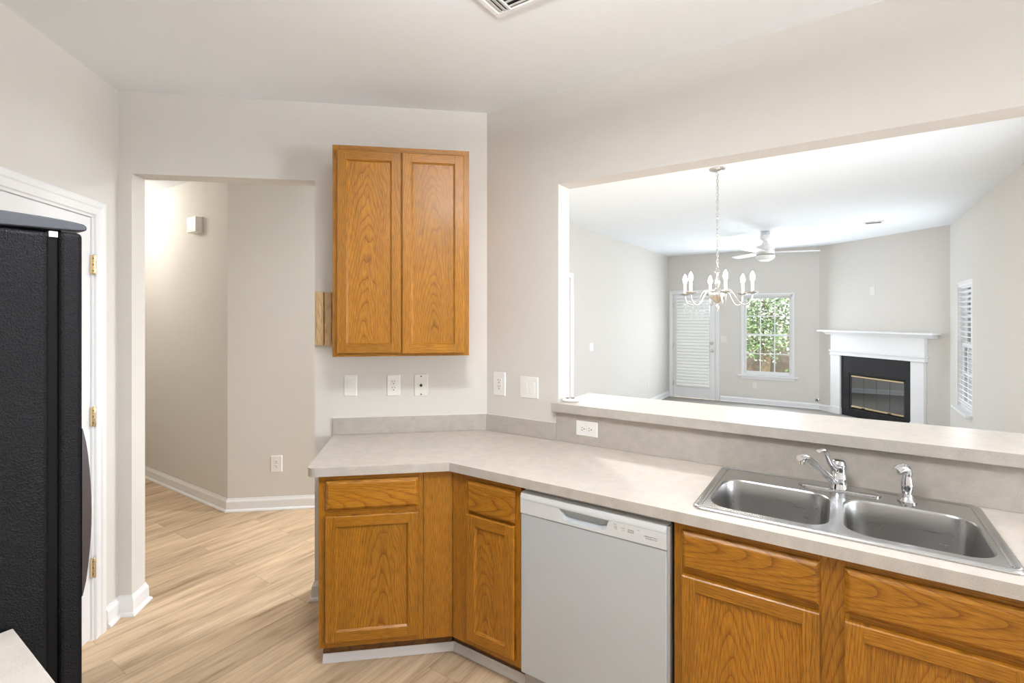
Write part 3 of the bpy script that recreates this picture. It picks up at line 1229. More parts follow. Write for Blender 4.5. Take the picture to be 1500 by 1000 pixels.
# ------------------------------------------------------------------ sink
sk = thing('kitchen_sink', 'stainless steel double-bowl drop-in sink in the countertop', 'sink', ((SK[0] + SK[1]) / 2, (SK[2] + SK[3]) / 2, ZT + 0.0012))
hx, hy = (SK[1] - SK[0]) / 2, (SK[3] - SK[2]) / 2
sc = Vector(((SK[0] + SK[1]) / 2, (SK[2] + SK[3]) / 2))


def sxy(x0, x1, y0, y1, r, n=8):
    return rrect(x0 - sc.x, x1 - sc.x, y0 - sc.y, y1 - sc.y, r, n)


B1 = (-0.392, -0.032, 1.803, 2.150)
B2 = (0.004, 0.356, 1.803, 2.150)
zr = 0.0065
b = MB()
loops = []
for ins, z in ((0.0, 0.0), (0.0, 0.002), (0.004, 0.0075), (0.009, 0.0095), (0.015, 0.0085), (0.020, zr - 0.001)):
    loops.append([(x, y, z) for x, y in rrect(-hx + ins, hx - ins, -hy + ins, hy - ins, 0.034 - ins * 0.8, 8)])
b.loft(loops, 0, False, False)
od = rrect(-hx + 0.020, hx - 0.020, -hy + 0.020, hy - 0.020, 0.018, 8)
h1 = sxy(*B1, 0.075)
h2 = sxy(*B2, 0.075)
tris = tessellate_polygon([[Vector((x, y, 0)) for x, y in lp] for lp in (od, h1, h2)])
b.add([(x, y, zr - 0.001) for lp in (od, h1, h2) for x, y in lp], tris, 0)
for s_ in (-1, 1):
    for u_, r_ in ((0.0265, 0.0035),):
        xx = s_ * (hx - u_)
        b.tube([(xx, -hy + 0.034, zr - 0.002), (xx, -hy + 0.05, zr - 0.0005), (xx, hy - 0.05, zr - 0.0005), (xx, hy - 0.034, zr - 0.002)], r_, 8)
rim = b.build('rim', 'steel_rim', sk, smooth=True)
for (bx, mk) in ((B1, 1), (B2, 2)):
    b = MB()
    lp = []
    for ins, z, r_ in ((0.0, zr - 0.001, 0.075), (0.003, zr - 0.004, 0.073), (0.005, zr - 0.010, 0.071), (0.012, -0.06, 0.070), (0.018, -0.115, 0.068), (0.024, -0.140, 0.066), (0.036, -0.157, 0.060),
                       (0.056, -0.166, 0.05), (0.085, -0.169, 0.04), (0.13, -0.171, 0.02)):
        lp.append([(x, y, z) for x, y in sxy(bx[0] + ins, bx[1] - ins, bx[2] + ins, bx[3] - ins, r_)])
    b.loft(lp, 0, False, True)
    bw = b.build('bowl', 'steel_bowl', sk, smooth='all')
    b = MB()
    cx_, cy_ = (bx[0] + bx[1]) / 2 - sc.x, (bx[2] + bx[3]) / 2 - sc.y
    b.lathe([(0.054, -0.1705), (0.054, -0.1685), (0.046, -0.1675), (0.040, -0.170), (0.038, -0.1705)], (cx_, cy_, 0), 24, 0, caps=False)
    b.lathe([(0.038, -0.1700), (0.02, -0.1698), (0.0, -0.1690)], (cx_, cy_, 0), 24, 0, caps=False)
    b.build('drain', 'chrome', bw, smooth=True)

# faucet
zf = ZT + 0.0012 + zr - 0.0004
fa = thing('faucet', 'chrome single-lever kitchen faucet behind the sink divider', 'faucet', (-0.010, 2.232, zf))
b = MB()
lp = []
for ins, z in ((0.0, 0.0), (0.0, 0.003), (0.004, 0.006), (0.014, 0.0085), (0.024, 0.0090)):
    lp.append([(x, y, z) for x, y in rrect(-0.130 + ins, 0.130 - ins, -0.031 + ins, 0.031 - ins, 0.0305 - ins, 10)])
b.loft(lp)
b.build('base_plate', 'chrome', fa, smooth=True)
b = MB()
b.lathe([(0.030, 0.006), (0.029, 0.014), (0.0268, 0.018), (0.0262, 0.040), (0.0272, 0.042), (0.0272, 0.046), (0.0258, 0.048), (0.0255, 0.088), (0.0262, 0.090), (0.0262, 0.094), (0.0245, 0.096), (0.0235, 0.104), (0.018, 0.110), (0.0, 0.112)], (0, 0, 0), 28)
b.build('faucet_body', 'chrome', fa, smooth=True)
sd = Vector((-0.55, -0.835, 0)).normalized()
b = MB()
pts = [sd * 0.010 + Vector((0, 0, 0.032)), sd * 0.035 + Vector((0, 0, 0.040)), sd * 0.10 + Vector((0, 0, 0.087)), sd * 0.150 + Vector((0, 0, 0.124)), sd * 0.172 + Vector((0, 0, 0.138)), sd * 0.190 + Vector((0, 0, 0.142)), sd * 0.212 + Vector((0, 0, 0.140))]
b.tube(pts, [0.0135, 0.013, 0.0118, 0.0115, 0.0115, 0.0120, 0.0122], 16)
sp = b.build('spout', 'chrome', fa, smooth=True)
b = MB()
tip = sd * 0.200 + Vector((0, 0, 0.136))
b.lathe([(0.0115, 0.0), (0.0115, -0.008), (0.0105, -0.009), (0.0105, -0.017), (0.0095, -0.018), (0.0, -0.0178)], tip, 16)
b.build('aerator', 'chrome', sp, smooth=True)
b = MB()
ld = Vector((-0.50, -0.866, 0)).normalized()
pts = [ld * 0.000 + Vector((0, 0, 0.092)), ld * 0.026 + Vector((0, 0, 0.088)), ld * 0.048 + Vector((0, 0, 0.106)), ld * 0.066 + Vector((0, 0, 0.132)), ld * 0.079 + Vector((0, 0, 0.152)), ld * 0.094 + Vector((0, 0, 0.1585)), ld * 0.118 + Vector((0, 0, 0.158))]
b.tube(pts, [0.022, 0.019, 0.0135, 0.0105, 0.010, 0.0105, 0.0085], 16, flat=0.62)
b.build('lever_handle', 'chrome', fa, smooth=True)

sr = thing('side_sprayer', 'chrome side sprayer standing right of the faucet', 'side sprayer', (0.192, 2.222, zf))
b = MB()
b.lathe([(0.0285, 0.0), (0.0285, 0.003), (0.024, 0.008), (0.0165, 0.018), (0.0145, 0.026), (0.0, 0.027)], (0, 0, 0), 24)
b.build('holder', 'chrome', sr, smooth=True)
b = MB()
b.lathe([(0.013, 0.022), (0.0145, 0.030), (0.0175, 0.045), (0.0178, 0.060), (0.0150, 0.078), (0.0125, 0.086), (0.0125, 0.092), (0.0, 0.092)], (0, 0, 0), 24)
b.build('grip', 'chrome', sr, smooth=True)
b = MB()
hd = Vector((-0.80, -0.60, 0)).normalized()
pts = [hd * 0.000 + Vector((0, 0, 0.086)), hd * -0.003 + Vector((0, 0, 0.098)), hd * 0.002 + Vector((0, 0, 0.110)), hd * 0.014 + Vector((0, 0, 0.116)), hd * 0.028 + Vector((0, 0, 0.113)), hd * 0.037 + Vector((0, 0, 0.106))]
b.tube(pts, [0.0125, 0.0145, 0.0165, 0.0175, 0.0165, 0.0150], 18)
b.build('spray_head', 'chrome', sr, smooth=True)

# ------------------------------------------------------------------ dishwasher
dwx0, dwx1 = -1.098, -0.487
dw = on('B', 'dishwasher', 'white built-in dishwasher between two oak base cabinets', 'dishwasher', dwx0 + 0.003, 0.0)
W = dwx1 - dwx0 - 0.006
yd = (YF + 0.012) - YB                        # door front
b = MB()
b.box(0.004, W - 0.004, yd + 0.028, -0.03, 0.02, 0.862)
b.build('tub', 'recess_grey', dw)
b = MB()
b.box(0.0, W - 0.010, yd, yd + 0.027, 0.115, 0.7665)
b.build('door', 'appliance_white', dw, bevel=0.004)
b = MB()
b.box(W - 0.0095, W, yd + 0.004, yd + 0.027, 0.115, 0.850)
b.build('door_edge', 'recess_grey', dw)
# control panel with pocket handle
pz0, pz1, pl_ = 0.7695, 0.8255, 0.853
hx0, hx1, hz0, hz1 = 0.178, 0.386, 0.781, 0.8235
b = MB()


def xz(x0, x1, z0, z1, r, n=5):
    return rrect(x0, x1, z0, z1, r, n)


panel_o = [(0.0, pz0), (W - 0.010, pz0), (W - 0.010, pz1), (0.0, pz1)]
pocket = [(hx0, hz1), (hx0 + 0.006, hz1 - 0.010), (hx0 + 0.016, hz0 + 0.008), (hx0 + 0.03, hz0), (hx1 - 0.03, hz0), (hx1 - 0.014, hz0 + 0.008), (hx1 - 0.006, hz1 - 0.010), (hx1, hz1)]
tris = tessellate_polygon([[Vector((x, z, 0)) for x, z in lp] for lp in (panel_o, pocket)])
b.add([(x, yd - 0.003, z) for lp in (panel_o, pocket) for x, z in lp], tris, 0)
n = 4
b.add([(x, yd - 0.003, z) for x, z in panel_o] + [(x, yd + 0.027, z) for x, z in panel_o], [(i, (i + 1) % n, n + (i + 1) % n, n + i) for i in range(n)] + [(4, 5, 6, 7)], 0)
b.build('control_panel', ['appliance_panel'], dw)
b = MB()
n = len(pocket)
inner = [(x + (0.004 if x < (hx0 + hx1) / 2 else -0.004), z) for x, z in pocket]
b.add([(x, yd - 0.003, z) for x, z in pocket] + [(x, yd + 0.022, z + (0.010 if z < hz1 - 0.012 else 0)) for x, z in inner],
      [(i, (i + 1) % n, n + (i + 1) % n, n + i) for i in range(n)] + [list(range(n, 2 * n))], 0)
b.build('pocket_handle', 'appliance_white', dw, smooth=False)
b = MB()
lp = []
for (yy, zz) in ((yd + 0.027, pz1 + 0.001), (yd - 0.003, pz1 + 0.001), (yd - 0.003, pl_ - 0.016), (yd + 0.002, pl_ - 0.004), (yd + 0.010, pl_), (yd + 0.027, pl_)):
    lp.append((yy, zz))
b.loft([[(0.0, y, z) for y, z in lp], [(W - 0.010, y, z) for y, z in lp]])
b.build('top_trim', 'appliance_panel', dw, smooth=True)
fy = yd - 0.0034


def mark(x0, x1, z0, z1, mat, nm, lab=None):
    q = MB()
    q.box(x0, x1, fy, fy + 0.0006, z0, z1)
    return q.build(nm, mat, dw, label=lab)


for (x0, x1, z0, z1) in ((0.4035, 0.415, 0.8155, 0.8170), (0.4030, 0.417, 0.8095, 0.8105), (0.4035, 0.4165, 0.8045, 0.8060), (0.407, 0.4165, 0.7995, 0.8010), (0.4325, 0.4465, 0.8075, 0.8090), (0.4345, 0.446, 0.8000, 0.8010)):
    mark(x0, x1, z0, z1, 'ink_grey', 'printed_mark')
q = MB()
q.box(0.4575, 0.4785, fy, fy + 0.0006, 0.7985, 0.8090, 0)
for k in range(4):
    q.box(0.4600 + 0.0045 * k, 0.4625 + 0.0045 * k, fy - 0.0002, fy, 0.8005, 0.8070, 1)
q.build('display', ['ink_grey', 'appliance_panel'], dw, label='small dark display')
mark(0.494, 0.500, 0.8135, 0.8150, 'ink_grey', 'printed_mark')


def script_line(x0, x1, z, hgt, seed):
    rnd = random.Random(seed)
    q = MB()
    x = x0
    while x < x1:
        wd = rnd.uniform(0.0012, 0.0020)
        hh = hgt * rnd.choice((0.55, 0.6, 0.62, 1.0))
        lw = 0.0007
        q.box(x, x + lw, fy, fy + 0.0006, z, z + hh)
        q.box(x + lw, min(x + wd, x1), fy, fy + 0.0006, z + rnd.choice((0.0, 0.4, 0.5)) * hgt, z + (rnd.choice((0.0, 0.4, 0.5)) + 0.16) * hgt)
        x += wd + (0.0022 if rnd.random() < 0.12 else 0.0006)
    return q


q = script_line(0.5165, 0.5660, 0.7985, 0.0042, 3)
q2 = script_line(0.5225, 0.5620, 0.7915, 0.0042, 5)
q.add(q2.v, q2.f)
q.build('printed_text', 'ink_dark', dw, label='two small lines of dark lettering', clean=False)
b = MB()
b.box(0.0, W, yd + 0.075, yd + 0.09, 0.0, 0.112)
b.build('toe_panel', 'appliance_white', dw)


# ------------------------------------------------------------------ switches and outlets
def plate(b, w, h, th=0.006, m=0):
    b.loft([[(x, 0, z) for x, z in rrect(-w / 2, w / 2, -h / 2, h / 2, 0.004, 3)], [(x, -th * 0.5, z) for x, z in rrect(-w / 2, w / 2, -h / 2, h / 2, 0.004, 3)],
            [(x, -th, z) for x, z in rrect(-w / 2 + 0.004, w / 2 - 0.004, -h / 2 + 0.004, h / 2 - 0.004, 0.003, 3)]], m)


def slots(b, cx, cz, y, flip=False, horiz=False, m=0, k=1.0):
    q = []
    for sx, hh in ((-0.0062, 0.0080), (0.0062, 0.0066)):
        q.append((sx - 0.0013, sx + 0.0013, 0.004 - hh / 2, 0.004 + hh / 2))
    q.append((-0.0026, 0.0026, -0.0105, -0.0055))
    for x0, x1, z0, z1 in q:
        x0, x1, z0, z1 = x0 * k, x1 * k, z0 * k, z1 * k
        if horiz:
            x0, x1, z0, z1 = -z1, -z0, x0, x1
        b.box(cx + x0, cx + x1, y - 0.0006, y, cz + z0, cz + z1, m)


def decora_outlet(w, x, y, z, label, wd=0.074, hh=0.120, mat='plastic_white'):
    r = on(w, 'wall_outlet', label, 'outlet', x, y, z)
    b = MB()
    plate(b, wd, hh)
    b.build('cover_plate', mat, r)
    b = MB()
    b.box(-0.0165, 0.0165, -0.0085, -0.006, -0.033, 0.033)
    f = b.build('receptacle_face', mat, r, bevel=0.0012)
    b = MB()
    for cz in (0.0185, -0.0165):
        slots(b, 0, cz, -0.0085, k=1.1)
    b.build('slots', 'slot_brown', f)
    b = MB()
    for q in (-0.004, 0.006):
        b.box(q - 0.003, q + 0.003, -0.0096, -0.0085, -0.002, 0.002)
    b.build('reset_button', 'plastic_warm', f)
    return r


def duplex_outlet(w, x, y, z, label, wd=0.072, hh=0.116, mat='plastic_white', horiz=False, small=False):
    r = on(w, 'wall_outlet', label, 'outlet', x, y, z)
    b = MB()
    if horiz:
        plate(b, hh, wd)
    else:
        plate(b, wd, hh)
    b.build('cover_plate', mat, r)
    for s in (-1, 1):
        b = MB()
        cx_, cz = (s * 0.0195, 0) if horiz else (0, s * 0.0195)
        rad = 0.0165
        lo = [(cx_ + rad * math.cos(2 * PI * i / 20), cz + max(-0.014, min(0.014, rad * math.sin(2 * PI * i / 20)))) if not horiz else
              (cx_ + max(-0.014, min(0.014, rad * math.cos(2 * PI * i / 20))), cz + rad * math.sin(2 * PI * i / 20)) for i in range(20)]
        b.loft([[(px, -0.006, pz) for px, pz in lo], [(px, -0.0085, pz) for px, pz in lo]])
        f = b.build('receptacle', mat, r)
        if not small:
            b = MB()
            slots(b, cx_, cz, -0.0085, horiz=horiz)
            b.build('slots', 'slot_black', f)
    b = MB()
    b.lathe([(0.0032, -0.0062), (0.0032, -0.0068), (0, -0.0070)], (0, 0, 0), 10, axis='y')
    b.build('screw', 'nickel', r)
    return r


def rocker_switch(w, x, y, z, label, n=1, wd=0.072, hh=0.118, mat='plastic_white', toggle=False):
    r = on(w, 'light_switch', label, 'light switch', x, y, z)
    b = MB()
    plate(b, wd, hh)
    b.build('cover_plate', mat, r)
    for k in range(n):
        cx_ = (k - (n - 1) / 2) * 0.046
        if toggle:
            b = MB()
            b.box(cx_ - 0.004, cx_ + 0.004, -0.016, -0.006, -0.002, 0.012)
            b.build('toggle', mat, r)
            continue
        b = MB()
        b.box(cx_ - 0.0175, cx_ + 0.0175, -0.0068, -0.006, -0.035, 0.035)
        f = b.build('rocker_frame', 'plastic_warm', r)
        b = MB()
        b.loft([[(cx_ - 0.0150, -0.0062, -0.032), (cx_ + 0.0150, -0.0062, -0.032), (cx_ + 0.0150, -0.0062, 0.032), (cx_ - 0.0150, -0.0062, 0.032)],
                [(cx_ - 0.0145, -0.0085, -0.0315), (cx_ + 0.0145, -0.0085, -0.0315), (cx_ + 0.0145, -0.0115, 0.0315), (cx_ - 0.0145, -0.0115, 0.0315)]])
        b.build('rocker', mat, f)
    return r


rocker_switch('A', 1.178, 0, 1.185, 'single white rocker switch, under the oak wall cabinet, nearest the doorway', wd=0.070)
decora_outlet('A', 1.4145, 0, 1.182, 'white outlet between the rocker switch and the cable plate, under the wall cabinet')
r = on('A', 'cable_plate', 'white cable plate with two dark screws, under the right door of the wall cabinet', 'cable plate', 1.568, 0, 1.179)
b = MB()
plate(b, 0.077, 0.126)
b.build('cover_plate', 'plastic_warm', r)
b = MB()
b.lathe([(0.008, -0.006), (0.008, -0.010), (0.0045, -0.0105), (0.0045, -0.016), (0.0, -0.016)], (0, 0, 0), 12, axis='y')
b.build('jack', ['dark_metal'], r)
for q in (-0.051, 0.051):
    b = MB()
    b.lathe([(0.0042, -0.0062), (0.0042, -0.0072), (0, -0.0075)], (0, 0, q), 10, axis='y')
    b.build('screw', 'dark_metal', r)
decora_outlet('B', -1.634, 0, 1.186, 'white outlet on the angled wall, left of the double switch', 0.082, 0.136)
rocker_switch('B', -1.435, 0, 1.181, 'double white rocker switch left of the pass-through', 2, 0.118, 0.119)
duplex_outlet('B', -1.083, -0.0092, 0.998, 'white sideways outlet in the backsplash below the bar ledge', 0.076, 0.119, horiz=True)
duplex_outlet('HR', 0.376, 0, 0.371, 'white outlet low on the hall wall seen through the doorway', 0.090, 0.134)
rocker_switch('LL', 6.26, 0, 1.157, 'pale switch on the left wall of the living room', 1, 0.115, 0.113, 'plastic_warm')
duplex_outlet('LL', 8.65, 0, 0.365, 'pale outlet low on the left wall of the living room', small=True, mat='plastic_warm')
rocker_switch('LB', -1.827, 0, 1.150, 'pale switch between the patio door and the back window', 1, 0.10, 0.118, 'plastic_warm')
duplex_outlet('LB', -1.309, 0, 0.335, 'pale outlet under the back window', small=True, mat='plastic_warm')
r = on('FW', 'cable_plate', 'pale blank plate high on the wall above the fireplace', 'cable plate', 0.960, 0, 1.967)
b = MB()
plate(b, 0.082, 0.130)
b.build('cover_plate', 'plastic_warm', r)
r = on('LB', 'gas_key_valve', 'small chrome gas valve low on the wall left of the fireplace', 'gas valve', -0.345, 0, 0.165)
b = MB()
b.lathe([(0.034, 0.0), (0.034, -0.003), (0.024, -0.009), (0.012, -0.012), (0.012, -0.016), (0.0, -0.016)], (0, 0, 0), 18, axis='y')
b.build('escutcheon', 'chrome', r, smooth=True)
b = MB()
b.box(-0.012, 0.012, -0.024, -0.016, -0.006, 0.016)
b.build('key_socket', 'slot_black', r)
r = on('LL', 'cable_stub', 'short grey cable stub poking from the left living room wall', 'cable', 7.37, 0, 0.345)
b = MB()
b.tube([(0, 0.0, 0.0), (0, -0.03, 0.01), (0.02, -0.05, 0.0), (0.03, -0.05, -0.04), (0.02, -0.04, -0.07)], 0.005, 8)
b.build('cable', 'plastic_warm', r, smooth=True)

# door chime box in the hall
r = on('HL', 'door_chime', 'white box on the hall wall, high up', 'door chime', -4.612, 0, 2.292)
b = MB()
b.box(-0.082, 0.082, -0.008, 0.0, -0.004, 0.132)
b.build('back_plate', 'plastic_warm', r, bevel=0.002)
b = MB()
b.box(-0.078, 0.078, -0.060, -0.008, 0.0, 0.128)
c_ = b.build('cover', 'plastic_white', r, bevel=0.003)
b = MB()
b.lathe([(0.010, 0.0), (0.010, -0.0015), (0.0, -0.0016)], (0.0, -0.060, 0.055), 14, axis='y')
b.build('emblem', 'plastic_warm', c_)

# white remote on the ledge
r = thing('remote_control', 'white oval remote with grey buttons at the left end of the bar ledge', 'remote control', (-1.205, YB + 0.050, 1.1185), R(30))
b = MB()
lp = []
for ins, z in ((0.004, 0.0), (0.0, 0.004), (0.0, 0.009), (0.004, 0.014), (0.012, 0.017)):
    lp.append([((0.046 - ins) * math.cos(a), (0.026 - ins) * math.sin(a), z) for a in [2 * PI * i / 28 for i in range(28)]])
b.loft(lp)
b.build('case', 'plastic_white', r, smooth=True)
for q in (-0.016, 0.010):
    b = MB()
    b.lathe([(0.011, 0.015), (0.011, 0.0195), (0.007, 0.021), (0, 0.0212)], (q, -0.002, 0), 16)
    b.build('button', 'rubber_grey', r, smooth=True)

# ------------------------------------------------------------------ refrigerator and the counter beside it
fr = thing('refrigerator', 'black pebble-textured refrigerator in front of the pantry door', 'refrigerator', (-1.470, 0.413, 0))
# local: x to the left is negative, y towards the front is 0
FW_ = 0.80
b = MB()
b.box(-FW_, 0, -0.76, -0.066, 0.03, 1.760)
b.build('cabinet_body', 'fridge_black', fr, bevel=0.010, seg=3)
b = MB()
b.box(-FW_ + 0.02, -0.010, -0.066, -0.050, 0.06, 1.748, 0)
b.box(-FW_ + 0.02, -0.006, -0.0655, -0.0505, 1.750, 1.7625, 1)
b.build('gasket', ['fridge_gasket', 'plastic_white'], fr)
for (x0, x1) in ((-FW_ * 0.56 + 0.003, 0.0), (-FW_, -FW_ * 0.56 - 0.003)):
    b = MB()
    lp = []
    for k in range(2):
        z = (0.06, 1.764)[k]
        pts = [(x0, -0.050), (x1, -0.050), (x1, -0.008)]
        for i in range(1, 8):
            t = i / 8
            pts.append((x1 + (x0 - x1) * t, -0.008 + 0.012 * math.sin(PI * t)))
        pts.append((x0, -0.008))
        lp.append([(px, py, z) for px, py in pts])
    b.loft(lp)
    d = b.build('door', 'fridge_black', fr, bevel=0.009, seg=3)
    s = -1 if x1 == 0.0 else 1
    hxx = (x0 + 0.05) if x1 == 0.0 else (x1 - 0.05)
for hxx, nm in ((-FW_ * 0.56 + 0.045, 0), (-FW_ * 0.56 - 0.045, 1)):
    b = MB()
    pts = []
    for i in range(13):
        t = i / 12
        pts.append((hxx, 0.004 + 0.045 * math.sin(PI * t) ** 0.6, 0.75 + 0.75 * t))
    b.tube(pts, 0.012, 10)
    b.build('handle', 'fridge_handle', fr, smooth=True)
# bowed edge pull along the near edge of the door
b = MB()
lp = []
for i in range(13):
    t = i / 12
    z = 0.92 + 0.39 * t
    bow = 0.0165 * math.sin(PI * t) ** 0.7
    lp.append([(-0.030, -0.0085, z), (-0.002, -0.0085, z), (-0.002, -0.0075 + bow, z), (-0.030, -0.0075 + bow, z)])
b.loft(lp)
b.build('edge_pull', 'fridge_handle', fr, smooth=True)
b = MB()
lp = []
for (yy, z0, z1) in ((-0.70, 1.763, 1.772), (-0.55, 1.763, 1.782), (-0.40, 1.763, 1.789), (-0.25, 1.764, 1.793), (-0.14, 1.764, 1.795), (-0.08, 1.766, 1.793), (-0.050, 1.767, 1.791), (-0.020, 1.768, 1.788), (-0.006, 1.769, 1.7855), (0.0, 1.772, 1.781)):
    lp.append([(-FW_, yy, z0), (0.0, yy, z0), (0.0, yy, z1), (-FW_, yy, z1)])
b.loft(lp)
b.build('top_cap', 'fridge_cap', fr, smooth=True, bevel=0.003)
b = MB()
b.box(-0.030, -0.006, -0.045, -0.018, 1.7635, 1.770)
b.build('hinge_pin', 'slot_black', fr)
b = MB()
b.box(-FW_ + 0.02, -0.02, -0.72, -0.06, 0.0, 0.03)
b.build('base_grille', 'slot_black', fr)

cn = thing('base_cabinet', 'small base cabinet under the counter corner beside the refrigerator', 'base cabinet', (-1.452, -0.365, 0))
w_ = 0.66
b = MB()
b.box(0, w_, 0.0, 0.575, 0.10, ZC - 0.001)
b.box(0, w_, 0.0, 0.52, 0.0, 0.10)
b.build('carcass', 'oak_side', cn)
for zz in ((0.719, 0.847, 'drawer_front'), (0.144, 0.698, 'door')):
    b = MB()
    b.box(0.028, w_ - 0.028, 0.5755, 0.595, zz[0], zz[1])
    b.build(zz[2], 'oak_v', cn, bevel=0.004)
c2 = thing('countertop', 'beige countertop corner at the bottom left, beside the black refrigerator', 'countertop', (-1.4555, -0.37, 0))
b = MB()
b.box(0, 0.68, 0.0, 0.656, ZC, ZT, 0)
b.build('slab', ['laminate'], c2, bevel=0.003)


# ------------------------------------------------------------------ ceiling vents and lights
def vent(name, label, cx_, cy_, lx, ly, n, side=0):
    r = thing(name, label, 'ceiling vent', (cx_, cy_, H), 0)
    hx_, hy_ = lx / 2, ly / 2
    fw = 0.022
    b = MB()
    for (x0, x1, y0, y1) in ((-hx_, hx_, -hy_, -hy_ + fw), (-hx_, hx_, hy_ - fw, hy_), (-hx_, -hx_ + fw, -hy_ + fw, hy_ - fw), (hx_ - fw, hx_, -hy_ + fw, hy_ - fw)):
        b.box(x0, x1, y0, y1, -0.009, -0.0005)
    b.build('frame', 'trim_white', r, bevel=0.003)
    b = MB()
    b.box(-hx_ + fw, hx_ - fw, -hy_ + fw, hy_ - fw, -0.0015, -0.0005)
    b.build('backing', 'slot_black', r)
    xs0 = -hx_ + fw + side
    if side:
        b = MB()
        for k in range(3):
            x = -hx_ + fw + side * (k + 0.12) / 3
            b.loft([[(x, -hy_ + fw, -0.004), (x + side * 0.30, -hy_ + fw, -0.010), (x + side * 0.30, -hy_ + fw, -0.0085), (x, -hy_ + fw, -0.0025)],
                    [(x, hy_ - fw, -0.004), (x + side * 0.30, hy_ - fw, -0.010), (x + side * 0.30, hy_ - fw, -0.0085), (x, hy_ - fw, -0.0025)]])
        b.box(xs0 - 0.006, xs0, -hy_ + fw, hy_ - fw, -0.010, -0.002)
        b.build('side_louvres', 'trim_white', r)
    b = MB()
    for k in range(n):
        y = -hy_ + fw + (ly - 2 * fw) * (k + 0.5) / n
        p_ = (ly - 2 * fw) / n * 0.36
        b.loft([[(xs0, y - p_, -0.010), (xs0, y + p_, -0.003), (xs0, y + p_, -0.0018), (xs0, y - p_, -0.0088)],
                [(hx_ - fw, y - p_, -0.010), (hx_ - fw, y + p_, -0.003), (hx_ - fw, y + p_, -0.0018), (hx_ - fw, y - p_, -0.0088)]])
    b.build('louvres', 'trim_white', r)
    return r


vent('ceiling_vent', 'white louvred ceiling vent at the top of the kitchen', -0.955, 1.485, 0.36, 0.235, 7, 0.055)
vent('ceiling_vent', 'small louvred ceiling vent in the living room, right of the fan', 0.335, 7.715, 0.20, 0.15, 4)


r = thing('ceiling_light', 'bowl ceiling light hanging over the kitchen aisle', 'ceiling light', (-0.55, 0.75, H))
b = MB()
b.lathe([(0.075, -0.0005), (0.075, -0.012), (0.03, -0.026), (0.012, -0.03), (0.012, -0.245), (0.0, -0.245)], (0, 0, 0), 24)
b.build('canopy', 'nickel', r, smooth=True)
b = MB()
b.lathe([(0.235, -0.170), (0.225, -0.195), (0.19, -0.225), (0.12, -0.248), (0.0, -0.258), (0.0, -0.254), (0.12, -0.244), (0.186, -0.221), (0.221, -0.192), (0.231, -0.170)], (0, 0, 0), 32, caps=False)
b.build('glass_bowl', 'diffuser', r, smooth=True)
area('kitchen_light', (-0.55, 0.75, H - 0.262), (0, 0, 0), 0.34, 0.34, 15, (0.97, 1.0, 1.03))
area('kitchen_uplight', (-0.55, 0.75, H - 0.165), (R(180), 0, 0), 0.30, 0.30, 32, (0.97, 1.0, 1.03))
r = thing('ceiling_light', 'round warm ceiling light in the hall', 'ceiling light', (-5.50, 1.44, H))
b = MB()
b.lathe([(0.15, -0.0005), (0.15, -0.02), (0.0, -0.02)], (0, 0, 0), 24)
b.build('canopy', 'trim_white', r, smooth=True)
b = MB()
b.lathe([(0.14, -0.021), (0.135, -0.05), (0.10, -0.085), (0.05, -0.10), (0, -0.104)], (0, 0, 0), 24)
b.build('globe', 'hall_globe', r, smooth=True)

point('hall_light', (-5.50, 1.44, H - 0.15), 13, (1.0, 0.96, 0.90), 0.10)
r = thing('ceiling_light', 'round fill light added out of view over the breakfast corner, right of the kitchen', 'ceiling light', (2.9, 0.95, H))
b = MB()
b.lathe([(0.15, -0.0005), (0.15, -0.02), (0.0, -0.02)], (0, 0, 0), 24)
b.build('canopy', 'trim_white', r, smooth=True)
b = MB()
b.lathe([(0.14, -0.021), (0.135, -0.06), (0.10, -0.10), (0.05, -0.12), (0, -0.125)], (0, 0, 0), 24)
b.build('globe', 'diffuser', r, smooth=True)
point('fill_breakfast_ceiling', (2.9, 0.95, H - 0.30), 2, (0.97, 1.0, 1.03), 0.12)  # unseen lamp, added to even out the kitchen light
r = thing('ceiling_light', 'small round fill light added out of view at the end of the hall', 'ceiling light', (-2.15, 3.35, H))
b = MB()
b.lathe([(0.12, -0.0005), (0.12, -0.02), (0.0, -0.02)], (0, 0, 0), 24)
b.build('canopy', 'trim_white', r, smooth=True)
b = MB()
b.lathe([(0.11, -0.021), (0.105, -0.05), (0.08, -0.075), (0.04, -0.088), (0, -0.092)], (0, 0, 0), 24)
b.build('globe', 'diffuser', r, smooth=True)
area('fill_passage', (-2.15, 3.35, H - 0.10), (0, 0, 0), 0.2, 0.2, 38, (0.97, 1.0, 1.03))  # unseen lamp, added to brighten the angled hall wall

# ------------------------------------------------------------------ chandelier
chx, chy = -0.831, 4.228
ch = thing('chandelier', 'six-arm brushed nickel chandelier with lit candle bulbs, hanging by a chain', 'chandelier', (chx, chy, H))
b = MB()
b.lathe([(0.062, -0.0005), (0.062, -0.006), (0.054, -0.014), (0.030, -0.022), (0.012, -0.026), (0.008, -0.034), (0.0, -0.036)], (0, 0, 0), 28)
b.build('canopy', 'nickel', ch, smooth=True)
b = MB()
z = -0.030
k = 0
zend = -0.800
step = 0.0270
nl = int(round((-0.030 - zend) / step))
for k in range(nl):
    zc = -0.046 - k * step
    ang = PI / 2 * (k % 2) + 0.5
    pts = []
    for i in range(12):
        a = 2 * PI * i / 12
        u, v = 0.0085 * math.cos(a), 0.0190 * math.sin(a)
        pts.append((u * math.cos(ang), u * math.sin(ang), zc + v))
    b.tube(pts, 0.0024, 5, closed=True)
b.tube([(0.004, 0.002, -0.03), (0.006, -0.003, -0.25), (-0.003, 0.004, -0.5), (0.003, 0.0, zend)], 0.0016, 5)
b.build('chain', 'nickel', ch, smooth='all')
zl = zend - 0.02
b = MB()
